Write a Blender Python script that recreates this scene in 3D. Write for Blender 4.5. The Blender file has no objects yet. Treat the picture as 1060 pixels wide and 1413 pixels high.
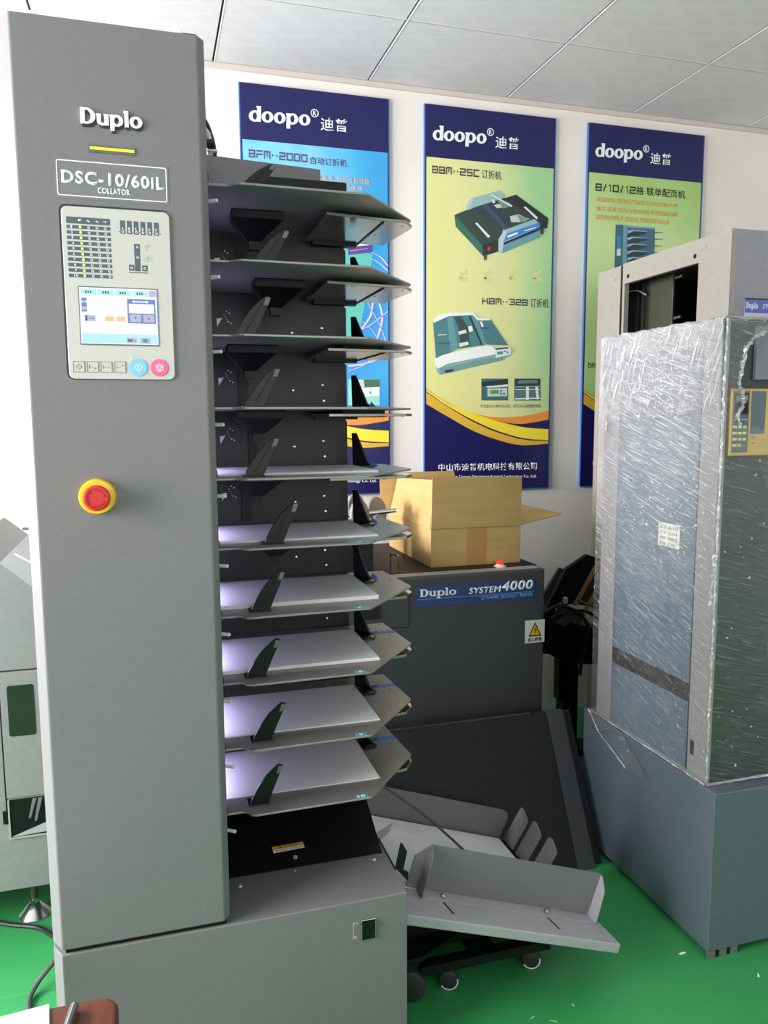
import bpy, bmesh, math, random
from mathutils import Vector, Matrix, noise
random.seed(7)
SC = bpy.context.scene
COL = SC.collection
PI = math.pi

# ------------------------------------------------------------------ camera
YAW, PITCH, ROLL, FPX = 0.28834823, 0.11983005, -0.00478175, 1075.3
CAM = Vector((0, 0, 1.362))
def cam_axes():
    cy, sy = math.cos(YAW), math.sin(YAW)
    fwd = Vector((sy*math.cos(PITCH), cy*math.cos(PITCH), -math.sin(PITCH)))
    right = Vector((cy, -sy, 0)); up = right.cross(fwd)
    c, s = math.cos(ROLL), math.sin(ROLL)
    return c*right+s*up, -s*right+c*up, fwd
RI, UP, FW = cam_axes()
cd = bpy.data.cameras.new('camera'); cam = bpy.data.objects.new('camera', cd); COL.objects.link(cam)
cd.sensor_fit = 'VERTICAL'; cd.sensor_height = 36; cd.lens = FPX/1413*36; cd.clip_start = 0.02; cd.clip_end = 60
M4 = Matrix((RI, UP, -FW)).transposed().to_4x4(); M4.translation = CAM
cam.matrix_world = M4
SC.camera = cam

def P(x, y, axis, val):
    """measured point of the photograph on the room plane axis = val"""
    d = RI*((x-530)/FPX) - UP*((y-706.5)/FPX) + FW
    return CAM + d*((val-CAM[axis])/d[axis])

def lin(c):
    return tuple((v/255/12.92 if v/255 <= .04045 else ((v/255+.055)/1.055)**2.4) for v in c)

# ------------------------------------------------------------------ light and exposure
vs = SC.view_settings
vs.view_transform = 'Standard'; vs.look = 'None'; vs.gamma = 1; vs.use_curve_mapping = False
vs.exposure = 0.0
SC.cycles.use_denoising = True
SC.cycles.max_bounces = 10; SC.cycles.transparent_max_bounces = 16
SC.cycles.caustics_reflective = False; SC.cycles.caustics_refractive = False
w = bpy.data.worlds.new('overcast_sky'); SC.world = w; w.use_nodes = True
w.node_tree.nodes['Background'].inputs[0].default_value = (0.85, 0.92, 1, 1)
w.node_tree.nodes['Background'].inputs[1].default_value = 1.0
def area(name, loc, direction, sx, sy, power, color, spread=PI):
    l = bpy.data.lights.new(name, 'AREA'); l.shape = 'RECTANGLE'; l.size = sx; l.size_y = sy
    l.energy = power; l.color = color; l.spread = spread
    o = bpy.data.objects.new(name, l); COL.objects.link(o); o.location = loc
    o.rotation_euler = Vector(direction).to_track_quat('-Z', 'Y').to_euler()
    return o
# daylight through the window in the left wall and the window behind the camera
area('daylight_side_window', (-2.30, .95, 1.5), (1, .08, -.10), 1.75, 1.6, 158, (1.0, 0.965, 0.985), 2.5)
area('daylight_back_window', (-2.30, 2.46, 1.62), (1, 0, -0.16), 1.45, .85, 165, (1.0, 0.965, 0.985), 2.2)
area('daylight_front_window', (0.9, -2.62, 1.75), (0, 1, -0.08), 3.2, 1.5, 42, (1.0, 0.95, 0.985))

# ------------------------------------------------------------------ materials
def mat(name, rgb, rough=.5, metal=0., spec=.5, emit=None, estr=0., coat=0., alpha=1.):
    m = bpy.data.materials.new(name); m.use_nodes = True
    b = m.node_tree.nodes['Principled BSDF']
    b.inputs['Base Color'].default_value = (*lin(rgb), 1)
    b.inputs['Roughness'].default_value = rough; b.inputs['Metallic'].default_value = metal
    b.inputs['Specular IOR Level'].default_value = spec
    b.inputs['Coat Weight'].default_value = coat
    if emit: b.inputs['Emission Color'].default_value = (*lin(emit), 1); b.inputs['Emission Strength'].default_value = estr
    return m
def nd(m, t, **kw):
    n = m.node_tree.nodes.new(t)
    for k, v in kw.items(): setattr(n, k, v)
    return n
def ramp(n, stops):
    cr = n.color_ramp
    while len(cr.elements) < len(stops): cr.elements.new(.5)
    for e, (p, c) in zip(cr.elements, stops): e.position = p; e.color = (*lin(c), 1) if len(c) == 3 else c
def grain(m, rgb, rgb2, scale=40, stretch=(1, 1, 1), bump=0., detail=4, lo=.35, hi=.65, rv=None):
    """fine two-tone variation, bump and roughness variation"""
    L = m.node_tree.links; b = m.node_tree.nodes['Principled BSDF']
    tc = nd(m, 'ShaderNodeTexCoord'); mp = nd(m, 'ShaderNodeMapping'); mp.inputs['Scale'].default_value = stretch
    nz = nd(m, 'ShaderNodeTexNoise'); nz.inputs['Scale'].default_value = scale; nz.inputs['Detail'].default_value = detail
    L.new(tc.outputs['Object'], mp.inputs['Vector']); L.new(mp.outputs[0], nz.inputs['Vector'])
    r = nd(m, 'ShaderNodeValToRGB'); ramp(r, [(lo, rgb), (hi, rgb2)])
    L.new(nz.outputs['Fac'], r.inputs[0]); L.new(r.outputs[0], b.inputs['Base Color'])
    if bump:
        bp = nd(m, 'ShaderNodeBump'); bp.inputs['Strength'].default_value = bump; bp.inputs['Distance'].default_value = .002
        L.new(nz.outputs['Fac'], bp.inputs['Height']); L.new(bp.outputs[0], b.inputs['Normal'])
    if rv:
        mr = nd(m, 'ShaderNodeMapRange'); mr.inputs['To Min'].default_value = rv[0]; mr.inputs['To Max'].default_value = rv[1]
        L.new(nz.outputs['Fac'], mr.inputs['Value']); L.new(mr.outputs[0], b.inputs['Roughness'])
    return m

M_wall = grain(mat('painted_plaster', (236, 232, 226), .75, spec=.2), (232, 227, 221), (238, 234, 229), 3)
M_ceil = mat('ceiling_tile', (214, 212, 214), .8, spec=.15)
M_ceilgap = mat('ceiling_gap', (30, 30, 32), .8)
M_white = mat('white_plastic', (232, 232, 230), .4)
M_grey = grain(mat('grey_powder_coat', (118, 116, 119), .42, spec=.4), (116, 114, 117), (121, 119, 122), 260, bump=.05)
M_greylt = grain(mat('light_grey_sheet_metal', (168, 167, 172), .42, spec=.4), (165, 164, 170), (171, 170, 175), 120, bump=.03)
M_tray = grain(mat('tray_grey_metal', (140, 136, 134), .30, metal=.3), (137, 133, 131), (143, 139, 137), 100, bump=.03)
M_beigemetal = grain(mat('warm_grey_metal', (186, 182, 176), .16, metal=.9), (172, 168, 161), (180, 176, 170), 60)
M_dark = grain(mat('dark_grey_paint', (68, 69, 73), .5, spec=.25), (66, 67, 71), (71, 72, 76), 200, bump=.05)
M_charcoal = grain(mat('charcoal_paint', (34, 34, 37), .5, spec=.2), (32, 32, 35), (37, 37, 40), 150, bump=.04)
M_black = mat('black_steel', (14, 14, 15), .45, spec=.3)
M_blackpl = mat('black_plastic', (14, 14, 15), .35, spec=.35)
M_blackback = grain(mat('black_back_plate', (15, 14, 14), .45), (13, 12, 12), (18, 17, 16), 6)
M_paper = mat('white_paper', (238, 238, 240), .7, spec=.15)
M_chrome = mat('bright_steel', (205, 205, 205), .2, metal=1.)
M_screw = mat('zinc_screw', (205, 206, 206), .35, metal=.4)
M_cream = mat('panel_cream', (196, 193, 188), .42)
M_ink = mat('panel_ink', (82, 90, 102), .5)
M_inkln = mat('panel_outline_ink', (96, 98, 100), .5)
M_txtwhite = mat('white_print', (240, 240, 240), .5)
M_logo = mat('brushed_logo', (244, 244, 244), .35)
M_shadowplate = mat('painted_shadow', (40, 40, 42), .5)  # shadow colour painted behind the brand letters and around the control panel
M_ylw_led = mat('yellow_lamp', (235, 235, 40), .3, emit=(238, 240, 30), estr=.45)
M_led = mat('green_led', (150, 160, 70), .3, emit=(238, 250, 130), estr=.9)
M_scr = mat('screen_white', (87, 88, 89), .2, emit=(245, 250, 255), estr=.95)
M_scr_cy = mat('screen_cyan', (59, 82, 85), .2, emit=(180, 238, 245), estr=.85)
M_scr_bl = mat('screen_blue', (31, 45, 71), .2, emit=(100, 140, 215), estr=.7)
M_scr_lv = mat('screen_lavender', (66, 66, 78), .2, emit=(200, 200, 230), estr=.7)
M_scr_or = mat('screen_orange', (84, 66, 38), .2, emit=(250, 205, 140), estr=.8)
M_scr_dk = mat('screen_glyph', (31, 35, 45), .2, emit=(90, 110, 140), estr=.4)
M_btnblue = mat('blue_button', (125, 190, 235), .35)
M_btnpink = mat('pink_button', (228, 95, 150), .35)
M_red = mat('red_plastic', (205, 40, 45), .35)
M_yellow = mat('yellow_plastic', (232, 188, 20), .35)
M_turq = mat('turquoise_sticker', (70, 175, 185), .5)
M_bluetape = mat('blue_tape', (45, 110, 190), .45)
M_bluedot = mat('blue_marker', (80, 90, 190), .5)
M_caution = mat('amber_label', (205, 160, 60), .5)
M_labelwhite = mat('white_label', (225, 222, 212), .5)
M_labelblue = mat('navy_label', (35, 60, 120), .35)
M_labelcy = mat('label_pale_blue_print', (120, 170, 215), .45)
M_blackink = mat('black_ink', (20, 20, 22), .5)
M_lampviolet = mat('bin_lamp', (220, 215, 255), .4, emit=(205, 195, 255), estr=20)
M_glass = mat('window_glass_pane', (255, 255, 255), .02)
M_glass.node_tree.nodes['Principled BSDF'].inputs['Alpha'].default_value = .08
M_smoked = mat('smoked_window', (38, 46, 40), .12, spec=.6)
M_bluepanel = grain(mat('blue_grey_door_paint', (104, 124, 140), .2, metal=.35), (101, 121, 137), (107, 127, 143), 30)
M_wrapgrey = grain(mat('grey_frame_paint', (150, 148, 150), .35, metal=.2), (147, 145, 147), (153, 151, 153), 60)
M_wrapfront = grain(mat('slate_front_paint', (46, 50, 58), .3), (44, 48, 56), (49, 53, 61), 60)
M_basegrey = grain(mat('blue_grey_base_paint', (98, 110, 120), .3, metal=.2), (96, 108, 118), (101, 113, 123), 90, bump=.03)
M_gold = mat('gold_trim', (205, 170, 95), .4, metal=.3)
M_panelslate = mat('slate_keypad', (88, 104, 116), .5)
M_key = mat('ivory_key', (216, 200, 140), .5)
M_lcd = mat('grey_lcd', (125, 128, 120), .3)
M_wood = grain(mat('tan_wood_strip', (190, 150, 95), .5), (180, 138, 84), (200, 160, 105), 30, (1, 1, .1))
M_brown = grain(mat('brown_stool_paint', (98, 54, 40), .4), (90, 48, 34), (106, 60, 45), 12, (4, .5, 1))
M_cable = mat('black_cable', (30, 30, 31), .4)
M_greencable = mat('grey_cable_sheath', (70, 72, 72), .45)
M_rubber = mat('dark_rubber', (45, 45, 46), .6)
M_roller = mat('grey_roller', (140, 136, 134), .6)
M_clear = mat('clear_red_lens', (235, 60, 45), .1, emit=(255, 60, 40), estr=.4)

# green epoxy floor
M_floor = mat('green_epoxy', (46, 140, 70), .3, spec=.5)
def floor_nodes(m):
    L = m.node_tree.links; b = m.node_tree.nodes['Principled BSDF']
    tc = nd(m, 'ShaderNodeTexCoord')
    n1 = nd(m, 'ShaderNodeTexNoise'); n1.inputs['Scale'].default_value = 2.2; n1.inputs['Detail'].default_value = 5
    n2 = nd(m, 'ShaderNodeTexNoise'); n2.inputs['Scale'].default_value = 60; n2.inputs['Detail'].default_value = 3
    L.new(tc.outputs['Object'], n1.inputs['Vector']); L.new(tc.outputs['Object'], n2.inputs['Vector'])
    r = nd(m, 'ShaderNodeValToRGB'); ramp(r, [(.3, (48, 136, 76)), (.7, (64, 158, 92))])
    L.new(n1.outputs['Fac'], r.inputs[0])
    mp = nd(m, 'ShaderNodeMapping'); mp.inputs['Rotation'].default_value = (0, 0, -.75); mp.inputs['Scale'].default_value = (1.2, 40, 1)
    n3 = nd(m, 'ShaderNodeTexNoise'); n3.inputs['Scale'].default_value = 2.4; n3.inputs['Detail'].default_value = 1
    L.new(tc.outputs['Object'], mp.inputs['Vector']); L.new(mp.outputs[0], n3.inputs['Vector'])
    r3 = nd(m, 'ShaderNodeValToRGB'); ramp(r3, [(.71, (0, 0, 0, 1)), (.74, (1, 1, 1, 1))]); L.new(n3.outputs['Fac'], r3.inputs[0])
    mx = nd(m, 'ShaderNodeMixRGB'); mx.inputs['Color2'].default_value = (*lin((96, 176, 112)), 1)
    mu = nd(m, 'ShaderNodeMath', operation='MULTIPLY'); mu.inputs[1].default_value = .22
    L.new(r3.outputs[0], mu.inputs[0]); L.new(mu.outputs[0], mx.inputs[0]); L.new(r.outputs[0], mx.inputs[1]); L.new(mx.outputs[0], b.inputs['Base Color'])
    mr = nd(m, 'ShaderNodeMapRange'); mr.inputs['To Min'].default_value = .18; mr.inputs['To Max'].default_value = .42
    L.new(n1.outputs['Fac'], mr.inputs['Value']); L.new(mr.outputs[0], b.inputs['Roughness'])
    bp = nd(m, 'ShaderNodeBump'); bp.inputs['Strength'].default_value = .06; bp.inputs['Distance'].default_value = .003
    L.new(n2.outputs['Fac'], bp.inputs['Height']); L.new(bp.outputs[0], b.inputs['Normal'])
floor_nodes(M_floor)
def ceil_nodes(m):
    """embossed dashes of the gypsum tiles"""
    L = m.node_tree.links; b = m.node_tree.nodes['Principled BSDF']
    tc = nd(m, 'ShaderNodeTexCoord'); mp = nd(m, 'ShaderNodeMapping'); mp.inputs['Rotation'].default_value = (0, 0, .5); mp.inputs['Scale'].default_value = (6, 12, 1)
    v = nd(m, 'ShaderNodeTexVoronoi'); v.inputs['Scale'].default_value = 1.3; v.distance = 'CHEBYCHEV'; v.inputs['Randomness'].default_value = .35
    L.new(tc.outputs['Object'], mp.inputs['Vector']); L.new(mp.outputs[0], v.inputs['Vector'])
    r = nd(m, 'ShaderNodeValToRGB'); ramp(r, [(.30, (210, 208, 211)), (.42, (214, 212, 214))])
    L.new(v.outputs['Distance'], r.inputs[0]); L.new(r.outputs[0], b.inputs['Base Color'])
    bp = nd(m, 'ShaderNodeBump'); bp.inputs['Strength'].default_value = .05; bp.inputs['Distance'].default_value = .002
    L.new(v.outputs['Distance'], bp.inputs['Height']); L.new(bp.outputs[0], b.inputs['Normal'])
ceil_nodes(M_ceil)
M_card = grain(mat('corrugated_cardboard', (190, 158, 104), .75, spec=.15), (186, 153, 99), (194, 163, 109), 5, (1, 1, 6), bump=.08)
M_cardtape = mat('brown_packing_tape', (176, 134, 76), .4)

# stretch film: clear, glossy, with whitish creases running round the machine
def film_mat(name, rot, haze_lo, haze_hi, scale=(3, 3, 40), amount=.75, base=.1):
    m = bpy.data.materials.new(name); m.use_nodes = True; nt = m.node_tree; L = nt.links
    for n in list(nt.nodes): nt.nodes.remove(n)
    out = nd(m, 'ShaderNodeOutputMaterial'); tr = nd(m, 'ShaderNodeBsdfTransparent')
    gl = nd(m, 'ShaderNodeBsdfGlossy'); gl.inputs['Roughness'].default_value = .12
    df = nd(m, 'ShaderNodeBsdfDiffuse'); df.inputs['Color'].default_value = (.62, .62, .64, 1)
    tc = nd(m, 'ShaderNodeTexCoord'); mp = nd(m, 'ShaderNodeMapping')
    mp.inputs['Rotation'].default_value = rot; mp.inputs['Scale'].default_value = (1, 1, 1)
    sc = nd(m, 'ShaderNodeMapping'); sc.inputs['Scale'].default_value = scale
    n1 = nd(m, 'ShaderNodeTexNoise'); n1.inputs['Scale'].default_value = 2.2; n1.inputs['Detail'].default_value = 6; n1.inputs['Roughness'].default_value = .62; n1.inputs['Distortion'].default_value = .4
    L.new(tc.outputs['Object'], mp.inputs['Vector']); L.new(mp.outputs[0], sc.inputs['Vector']); L.new(sc.outputs[0], n1.inputs['Vector'])
    r = nd(m, 'ShaderNodeValToRGB'); ramp(r, [(.55, (0, 0, 0, 1)), (.66, (1, 1, 1, 1))]); L.new(n1.outputs['Fac'], r.inputs[0])
    n2 = nd(m, 'ShaderNodeTexNoise'); n2.inputs['Scale'].default_value = 7; n2.inputs['Detail'].default_value = 3
    L.new(tc.outputs['Object'], n2.inputs['Vector'])
    sx = nd(m, 'ShaderNodeSeparateXYZ'); L.new(tc.outputs['Object'], sx.inputs[0])
    mr = nd(m, 'ShaderNodeMapRange'); mr.inputs['From Min'].default_value = haze_lo; mr.inputs['From Max'].default_value = haze_hi
    mr.inputs['To Min'].default_value = base; mr.inputs['To Max'].default_value = 1.25; L.new(sx.outputs['Z'], mr.inputs['Value'])
    ad = nd(m, 'ShaderNodeMath', operation='MULTIPLY_ADD'); ad.inputs[1].default_value = .75; L.new(n2.outputs['Fac'], ad.inputs[0]); ad.inputs[2].default_value = 0
    mrs = nd(m, 'ShaderNodeMapRange'); mrs.inputs['From Min'].default_value = haze_lo-.3; mrs.inputs['From Max'].default_value = haze_hi-.25
    mrs.inputs['To Min'].default_value = max(base, .3); mrs.inputs['To Max'].default_value = 1.1; L.new(sx.outputs['Z'], mrs.inputs['Value'])
    ms = nd(m, 'ShaderNodeMath', operation='MULTIPLY'); L.new(r.outputs[0], ms.inputs[0]); L.new(mrs.outputs[0], ms.inputs[1])
    mu = nd(m, 'ShaderNodeMath', operation='MULTIPLY_ADD'); L.new(ad.outputs[0], mu.inputs[0]); L.new(mr.outputs[0], mu.inputs[1]); L.new(ms.outputs[0], mu.inputs[2])
    mu2 = nd(m, 'ShaderNodeMath', operation='MULTIPLY', use_clamp=True); mu2.inputs[1].default_value = amount; L.new(mu.outputs[0], mu2.inputs[0])
    n4 = nd(m, 'ShaderNodeTexNoise'); n4.inputs['Scale'].default_value = 75; n4.inputs['Detail'].default_value = 1; L.new(sc.outputs[0] if False else mp.outputs[0], n4.inputs['Vector'])
    r4 = nd(m, 'ShaderNodeValToRGB'); ramp(r4, [(.70, (0, 0, 0, 1)), (.76, (.9, .9, .9, 1))]); L.new(n4.outputs['Fac'], r4.inputs[0])  # white specks painted into the film as sparkle
    ad4 = nd(m, 'ShaderNodeMath', operation='ADD', use_clamp=True); L.new(mu2.outputs[0], ad4.inputs[0]); L.new(r4.outputs[0], ad4.inputs[1]); mu2 = ad4
    bp = nd(m, 'ShaderNodeBump'); bp.inputs['Strength'].default_value = .7; bp.inputs['Distance'].default_value = .006
    L.new(n1.outputs['Fac'], bp.inputs['Height']); L.new(bp.outputs[0], gl.inputs['Normal'])
    mxw = nd(m, 'ShaderNodeMixShader'); mxw.inputs[0].default_value = .35; L.new(df.outputs[0], mxw.inputs[1]); L.new(gl.outputs[0], mxw.inputs[2])
    mxb = nd(m, 'ShaderNodeMixShader'); mxb.inputs[0].default_value = .10; L.new(tr.outputs[0], mxb.inputs[1]); L.new(gl.outputs[0], mxb.inputs[2])
    mx = nd(m, 'ShaderNodeMixShader'); L.new(mu2.outputs[0], mx.inputs[0]); L.new(mxb.outputs[0], mx.inputs[1]); L.new(mxw.outputs[0], mx.inputs[2])
    L.new(mx.outputs[0], out.inputs[0])
    return m

# printed gradients for the posters (ink on the board, in the board's own coordinates)
def print_grad(name, stops, direction, noise_amt=.25, rough=.35, scale=2.2):
    m = mat(name, (128, 128, 128), rough)
    L = m.node_tree.links; b = m.node_tree.nodes['Principled BSDF']
    tc = nd(m, 'ShaderNodeTexCoord'); dp = nd(m, 'ShaderNodeVectorMath', operation='DOT_PRODUCT'); dp.inputs[1].default_value = direction
    L.new(tc.outputs['Generated'], dp.inputs[0])
    nz = nd(m, 'ShaderNodeTexNoise'); nz.inputs['Scale'].default_value = scale; nz.inputs['Detail'].default_value = 1; L.new(tc.outputs['Generated'], nz.inputs['Vector'])
    ma = nd(m, 'ShaderNodeMath', operation='MULTIPLY_ADD'); ma.inputs[1].default_value = noise_amt; L.new(nz.outputs['Fac'], ma.inputs[0]); L.new(dp.outputs['Value'], ma.inputs[2])
    r = nd(m, 'ShaderNodeValToRGB'); ramp(r, stops); L.new(ma.outputs[0], r.inputs[0]); L.new(r.outputs[0], b.inputs['Base Color'])
    return m
_mc = {}
def ink(rgb, rough=.4):
    k = tuple(rgb)
    if k not in _mc: _mc[k] = mat('ink_%d_%d_%d' % k, rgb, rough)
    return _mc[k]

# ------------------------------------------------------------------ mesh building
class MB:
    def __init__(s): s.bm = bmesh.new()
    def face(s, pts):
        return s.bm.faces.new([s.bm.verts.new(Vector(p)) for p in pts])
    def box(s, x0, x1, y0, y1, z0, z1):
        v = [s.bm.verts.new((x, y, z)) for x in (x0, x1) for y in (y0, y1) for z in (z0, z1)]
        for q in ((0, 1, 3, 2), (4, 6, 7, 5), (0, 4, 5, 1), (2, 3, 7, 6), (0, 2, 6, 4), (1, 5, 7, 3)): s.bm.faces.new([v[i] for i in q])
        return s
    def prism(s, pts, vec):
        pts = [Vector(p) for p in pts]; vec = Vector(vec); n = len(pts)
        a = [s.bm.verts.new(p) for p in pts]; b = [s.bm.verts.new(p+vec) for p in pts]
        s.bm.faces.new(a); s.bm.faces.new(b[::-1])
        for i in range(n): s.bm.faces.new([a[i], b[i], b[(i+1) % n], a[(i+1) % n]])
        return s
    def frustum(s, c0, rx0, ry0, c1, rx1, ry1):
        a = [s.bm.verts.new(Vector(c0)+Vector((sx*rx0, sy*ry0, 0))) for sx, sy in ((-1, -1), (1, -1), (1, 1), (-1, 1))]
        b = [s.bm.verts.new(Vector(c1)+Vector((sx*rx1, sy*ry1, 0))) for sx, sy in ((-1, -1), (1, -1), (1, 1), (-1, 1))]
        s.bm.faces.new(a[::-1]); s.bm.faces.new(b)
        for i in range(4): s.bm.faces.new([a[i], a[(i+1) % 4], b[(i+1) % 4], b[i]])
        return s
    def lathe(s, prof, o, axis, seg=24):
        """prof: list of (radius, height along axis)"""
        ax = Vector(axis).normalized(); t = ax.orthogonal().normalized(); u = ax.cross(t); o = Vector(o)
        rings = []
        for r, h in prof:
            if r <= 1e-6: rings.append([s.bm.verts.new(o+ax*h)])
            else: rings.append([s.bm.verts.new(o+ax*h+(t*math.cos(2*PI*k/seg)+u*math.sin(2*PI*k/seg))*r) for k in range(seg)])
        for A, B in zip(rings, rings[1:]):
            for k in range(seg):
                q = [A[k % len(A)], A[(k+1) % len(A)], B[(k+1) % len(B)], B[k % len(B)]]
                q = list(dict.fromkeys(q))
                if len(q) > 2: s.bm.faces.new(q)
        for R in (rings[0], rings[-1]):
            if len(R) > 2: s.bm.faces.new(R)
        return s
    def cyl(s, a, b, r, seg=16, r2=None):
        a = Vector(a); b = Vector(b); h = (b-a).length
        return s.lathe([(r, 0), (r if r2 is None else r2, h)], a, b-a, seg)
    def tube(s, pts, r, seg=8, res=8):
        pts = [Vector(p) for p in pts]; P_ = []
        if len(pts) > 2:
            for i in range(len(pts)-1):
                p0 = pts[max(i-1, 0)]; p1 = pts[i]; p2 = pts[i+1]; p3 = pts[min(i+2, len(pts)-1)]
                for k in range(res):
                    t = k/res
                    P_.append(.5*((2*p1)+(p2-p0)*t+(2*p0-5*p1+4*p2-p3)*t*t+(3*p1-p0-3*p2+p3)*t**3))
            P_.append(pts[-1])
        else: P_ = pts
        nrm = None; prev = None
        for i, p in enumerate(P_):
            d = (P_[min(i+1, len(P_)-1)]-P_[max(i-1, 0)]).normalized()
            nrm = d.orthogonal().normalized() if nrm is None else (nrm-d*nrm.dot(d)).normalized()
            bn = d.cross(nrm)
            ring = [s.bm.verts.new(p+(nrm*math.cos(2*PI*k/seg)+bn*math.sin(2*PI*k/seg))*r) for k in range(seg)]
            if prev: 
                for k in range(seg): s.bm.faces.new([prev[k], prev[(k+1) % seg], ring[(k+1) % seg], ring[k]])
            else: s.bm.faces.new(ring[::-1])
            prev = ring
        s.bm.faces.new(prev)
        return s
    def build(s, name, m, parent=None, bevel=0., smooth=False, seg=2):
        bmesh.ops.recalc_face_normals(s.bm, faces=s.bm.faces)
        off = Vector(parent_loc(parent))
        # mesh origin: base centre of the part
        xs = [v.co for v in s.bm.verts]
        lo = Vector([min(c[i] for c in xs) for i in range(3)]); hi = Vector([max(c[i] for c in xs) for i in range(3)])
        org = Vector(((lo.x+hi.x)/2, (lo.y+hi.y)/2, lo.z))
        for v in s.bm.verts: v.co -= org
        me = bpy.data.meshes.new(name); s.bm.to_mesh(me); s.bm.free()
        if smooth:
            for p in me.polygons: p.use_smooth = True
        me.materials.append(m)
        o = bpy.data.objects.new(name, me); COL.objects.link(o)
        o['_w'] = tuple(org)
        if parent: o.parent = parent; o.location = org-off
        else: o.location = org
        if bevel:
            b = o.modifiers.new('bevel', 'BEVEL'); b.width = bevel; b.segments = seg; b.limit_method = 'ANGLE'; b.angle_limit = .6
        if smooth:
            e = o.modifiers.new('edges', 'EDGE_SPLIT'); e.split_angle = .7
        return o
def parent_loc(p):
    return tuple(p['_w']) if p else (0, 0, 0)
def thing(name, label, cat, loc, group=None):
    o = bpy.data.objects.new(name, None); COL.objects.link(o); o.location = loc; o.empty_display_size = .1
    o['_w'] = tuple(loc); return tag(o, label, cat, group)
def tag(o, label, cat, group=None):
    o['label'] = label; o['category'] = cat
    if group: o['group'] = group
    return o
def lab(o, label): o['label'] = label; return o
def struct(o): o['kind'] = 'structure'; return o
def copy_tree(o, parent=None, loc=None):
    c = o.copy(); COL.objects.link(c); c.parent = parent
    if loc is not None: c.location = loc
    for ch in list(o.children): copy_tree(ch, c)
    return c
def rounded(x0, x1, z0, z1, r, n=5):
    pts = []
    for cx, cz, a0 in ((x1-r, z1-r, 0), (x0+r, z1-r, 90), (x0+r, z0+r, 180), (x1-r, z0+r, 270)):
        for k in range(n+1):
            a = math.radians(a0+90*k/n); pts.append((cx+r*math.cos(a), cz+r*math.sin(a)))
    return pts
def plateY(name, pts_xz, y, th, m, parent, **kw):
    """flat piece facing the camera side (-Y): front at y, thickness th behind it"""
    return MB().prism([(x, y, z) for x, z in pts_xz], (0, th, 0)).build(name, m, parent, **kw)
def rectY(name, x0, x1, z0, z1, y, th, m, parent, **kw):
    return MB().box(x0, x1, y, y+th, z0, z1).build(name, m, parent, **kw)

# lettering -------------------------------------------------------------
def glyph_mesh(body, bold):
    c = bpy.data.curves.new('t', 'FONT'); c.body = body; c.size = 1; c.offset = bold; c.resolution_u = 3; c.space_character = 1+bold*3.2
    o = bpy.data.objects.new('t', c); COL.objects.link(o)
    dg = bpy.context.evaluated_depsgraph_get()
    me = bpy.data.meshes.new_from_object(o.evaluated_get(dg))
    bpy.data.objects.remove(o); bpy.data.curves.remove(c)
    return me
def text(name, body, bl, br, tl, m, parent, bold=.012, th=.0006, shear=0.):
    """lettering fitted to a box on a surface: bl/br/tl = bottom-left, bottom-right, top-left corners in the room"""
    me = glyph_mesh(body, bold)
    bl, br, tl = Vector(bl), Vector(br), Vector(tl)
    xs = [v.co.x for v in me.vertices]; ys = [v.co.y for v in me.vertices]
    x0, x1, y0, y1 = min(xs), max(xs), min(ys), max(ys)
    ex = br-bl; ey = tl-bl; n = ex.cross(ey).normalized()
    bm = bmesh.new(); bm.from_mesh(me); bpy.data.meshes.remove(me)
    bmesh.ops.remove_doubles(bm, verts=bm.verts, dist=1e-5)
    g = bmesh.ops.extrude_face_region(bm, geom=bm.faces[:])
    new = {v for v in g['geom'] if isinstance(v, bmesh.types.BMVert)}
    for v in bm.verts:
        a = (v.co.x-x0)/(x1-x0); b = (v.co.y-y0)/(y1-y0); a += shear*b
        v.co = bl+ex*a+ey*b+(n*th if v in new else n*0)
    k = MB(); k.bm.free(); k.bm = bm
    return k.build(name, m, parent)
# heavy slab-serif letters built from bars and rings, for the raised brand marks
def ring_parts(cx, cy, rx, ry, ix, iy, a0=0, a1=360, n=28):
    out = []
    for k in range(n):
        a = math.radians(a0+(a1-a0)*k/n); b = math.radians(a0+(a1-a0)*(k+1)/n)
        out.append([(cx+rx*math.cos(a), cy+ry*math.sin(a)), (cx+rx*math.cos(b), cy+ry*math.sin(b)), (cx+ix*math.cos(b), cy+iy*math.sin(b)), (cx+ix*math.cos(a), cy+iy*math.sin(a))])
    return out
def R_(x0, x1, y0, y1): return [[(x0, y0), (x1, y0), (x1, y1), (x0, y1)]]
SLAB = {
    'D': (R_(.06, .29, 0, 1)+R_(0, .40, 0, .1)+R_(0, .40, .9, 1)+ring_parts(.38, .5, .48, .5, .23, .40, -90, 90), .90),
    'u': (R_(.08, .28, .24, .70)+R_(0, .28, .61, .70)+ring_parts(.40, .27, .32, .28, .12, .18, 180, 360)+R_(.52, .72, .0, .70)+R_(.44, .72, .61, .70)+R_(.52, .80, 0, .09), .84),
    'p': (R_(.08, .28, -.30, .70)+R_(0, .28, .61, .70)+R_(0, .38, -.30, -.21)+ring_parts(.46, .35, .36, .36, .16, .26), .87),
    'l': (R_(.08, .28, 0, 1.02)+R_(0, .28, .93, 1.02)+R_(0, .37, 0, .09), .42),
    'o': (ring_parts(.38, .35, .38, .36, .17, .26), .80),
}
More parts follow.
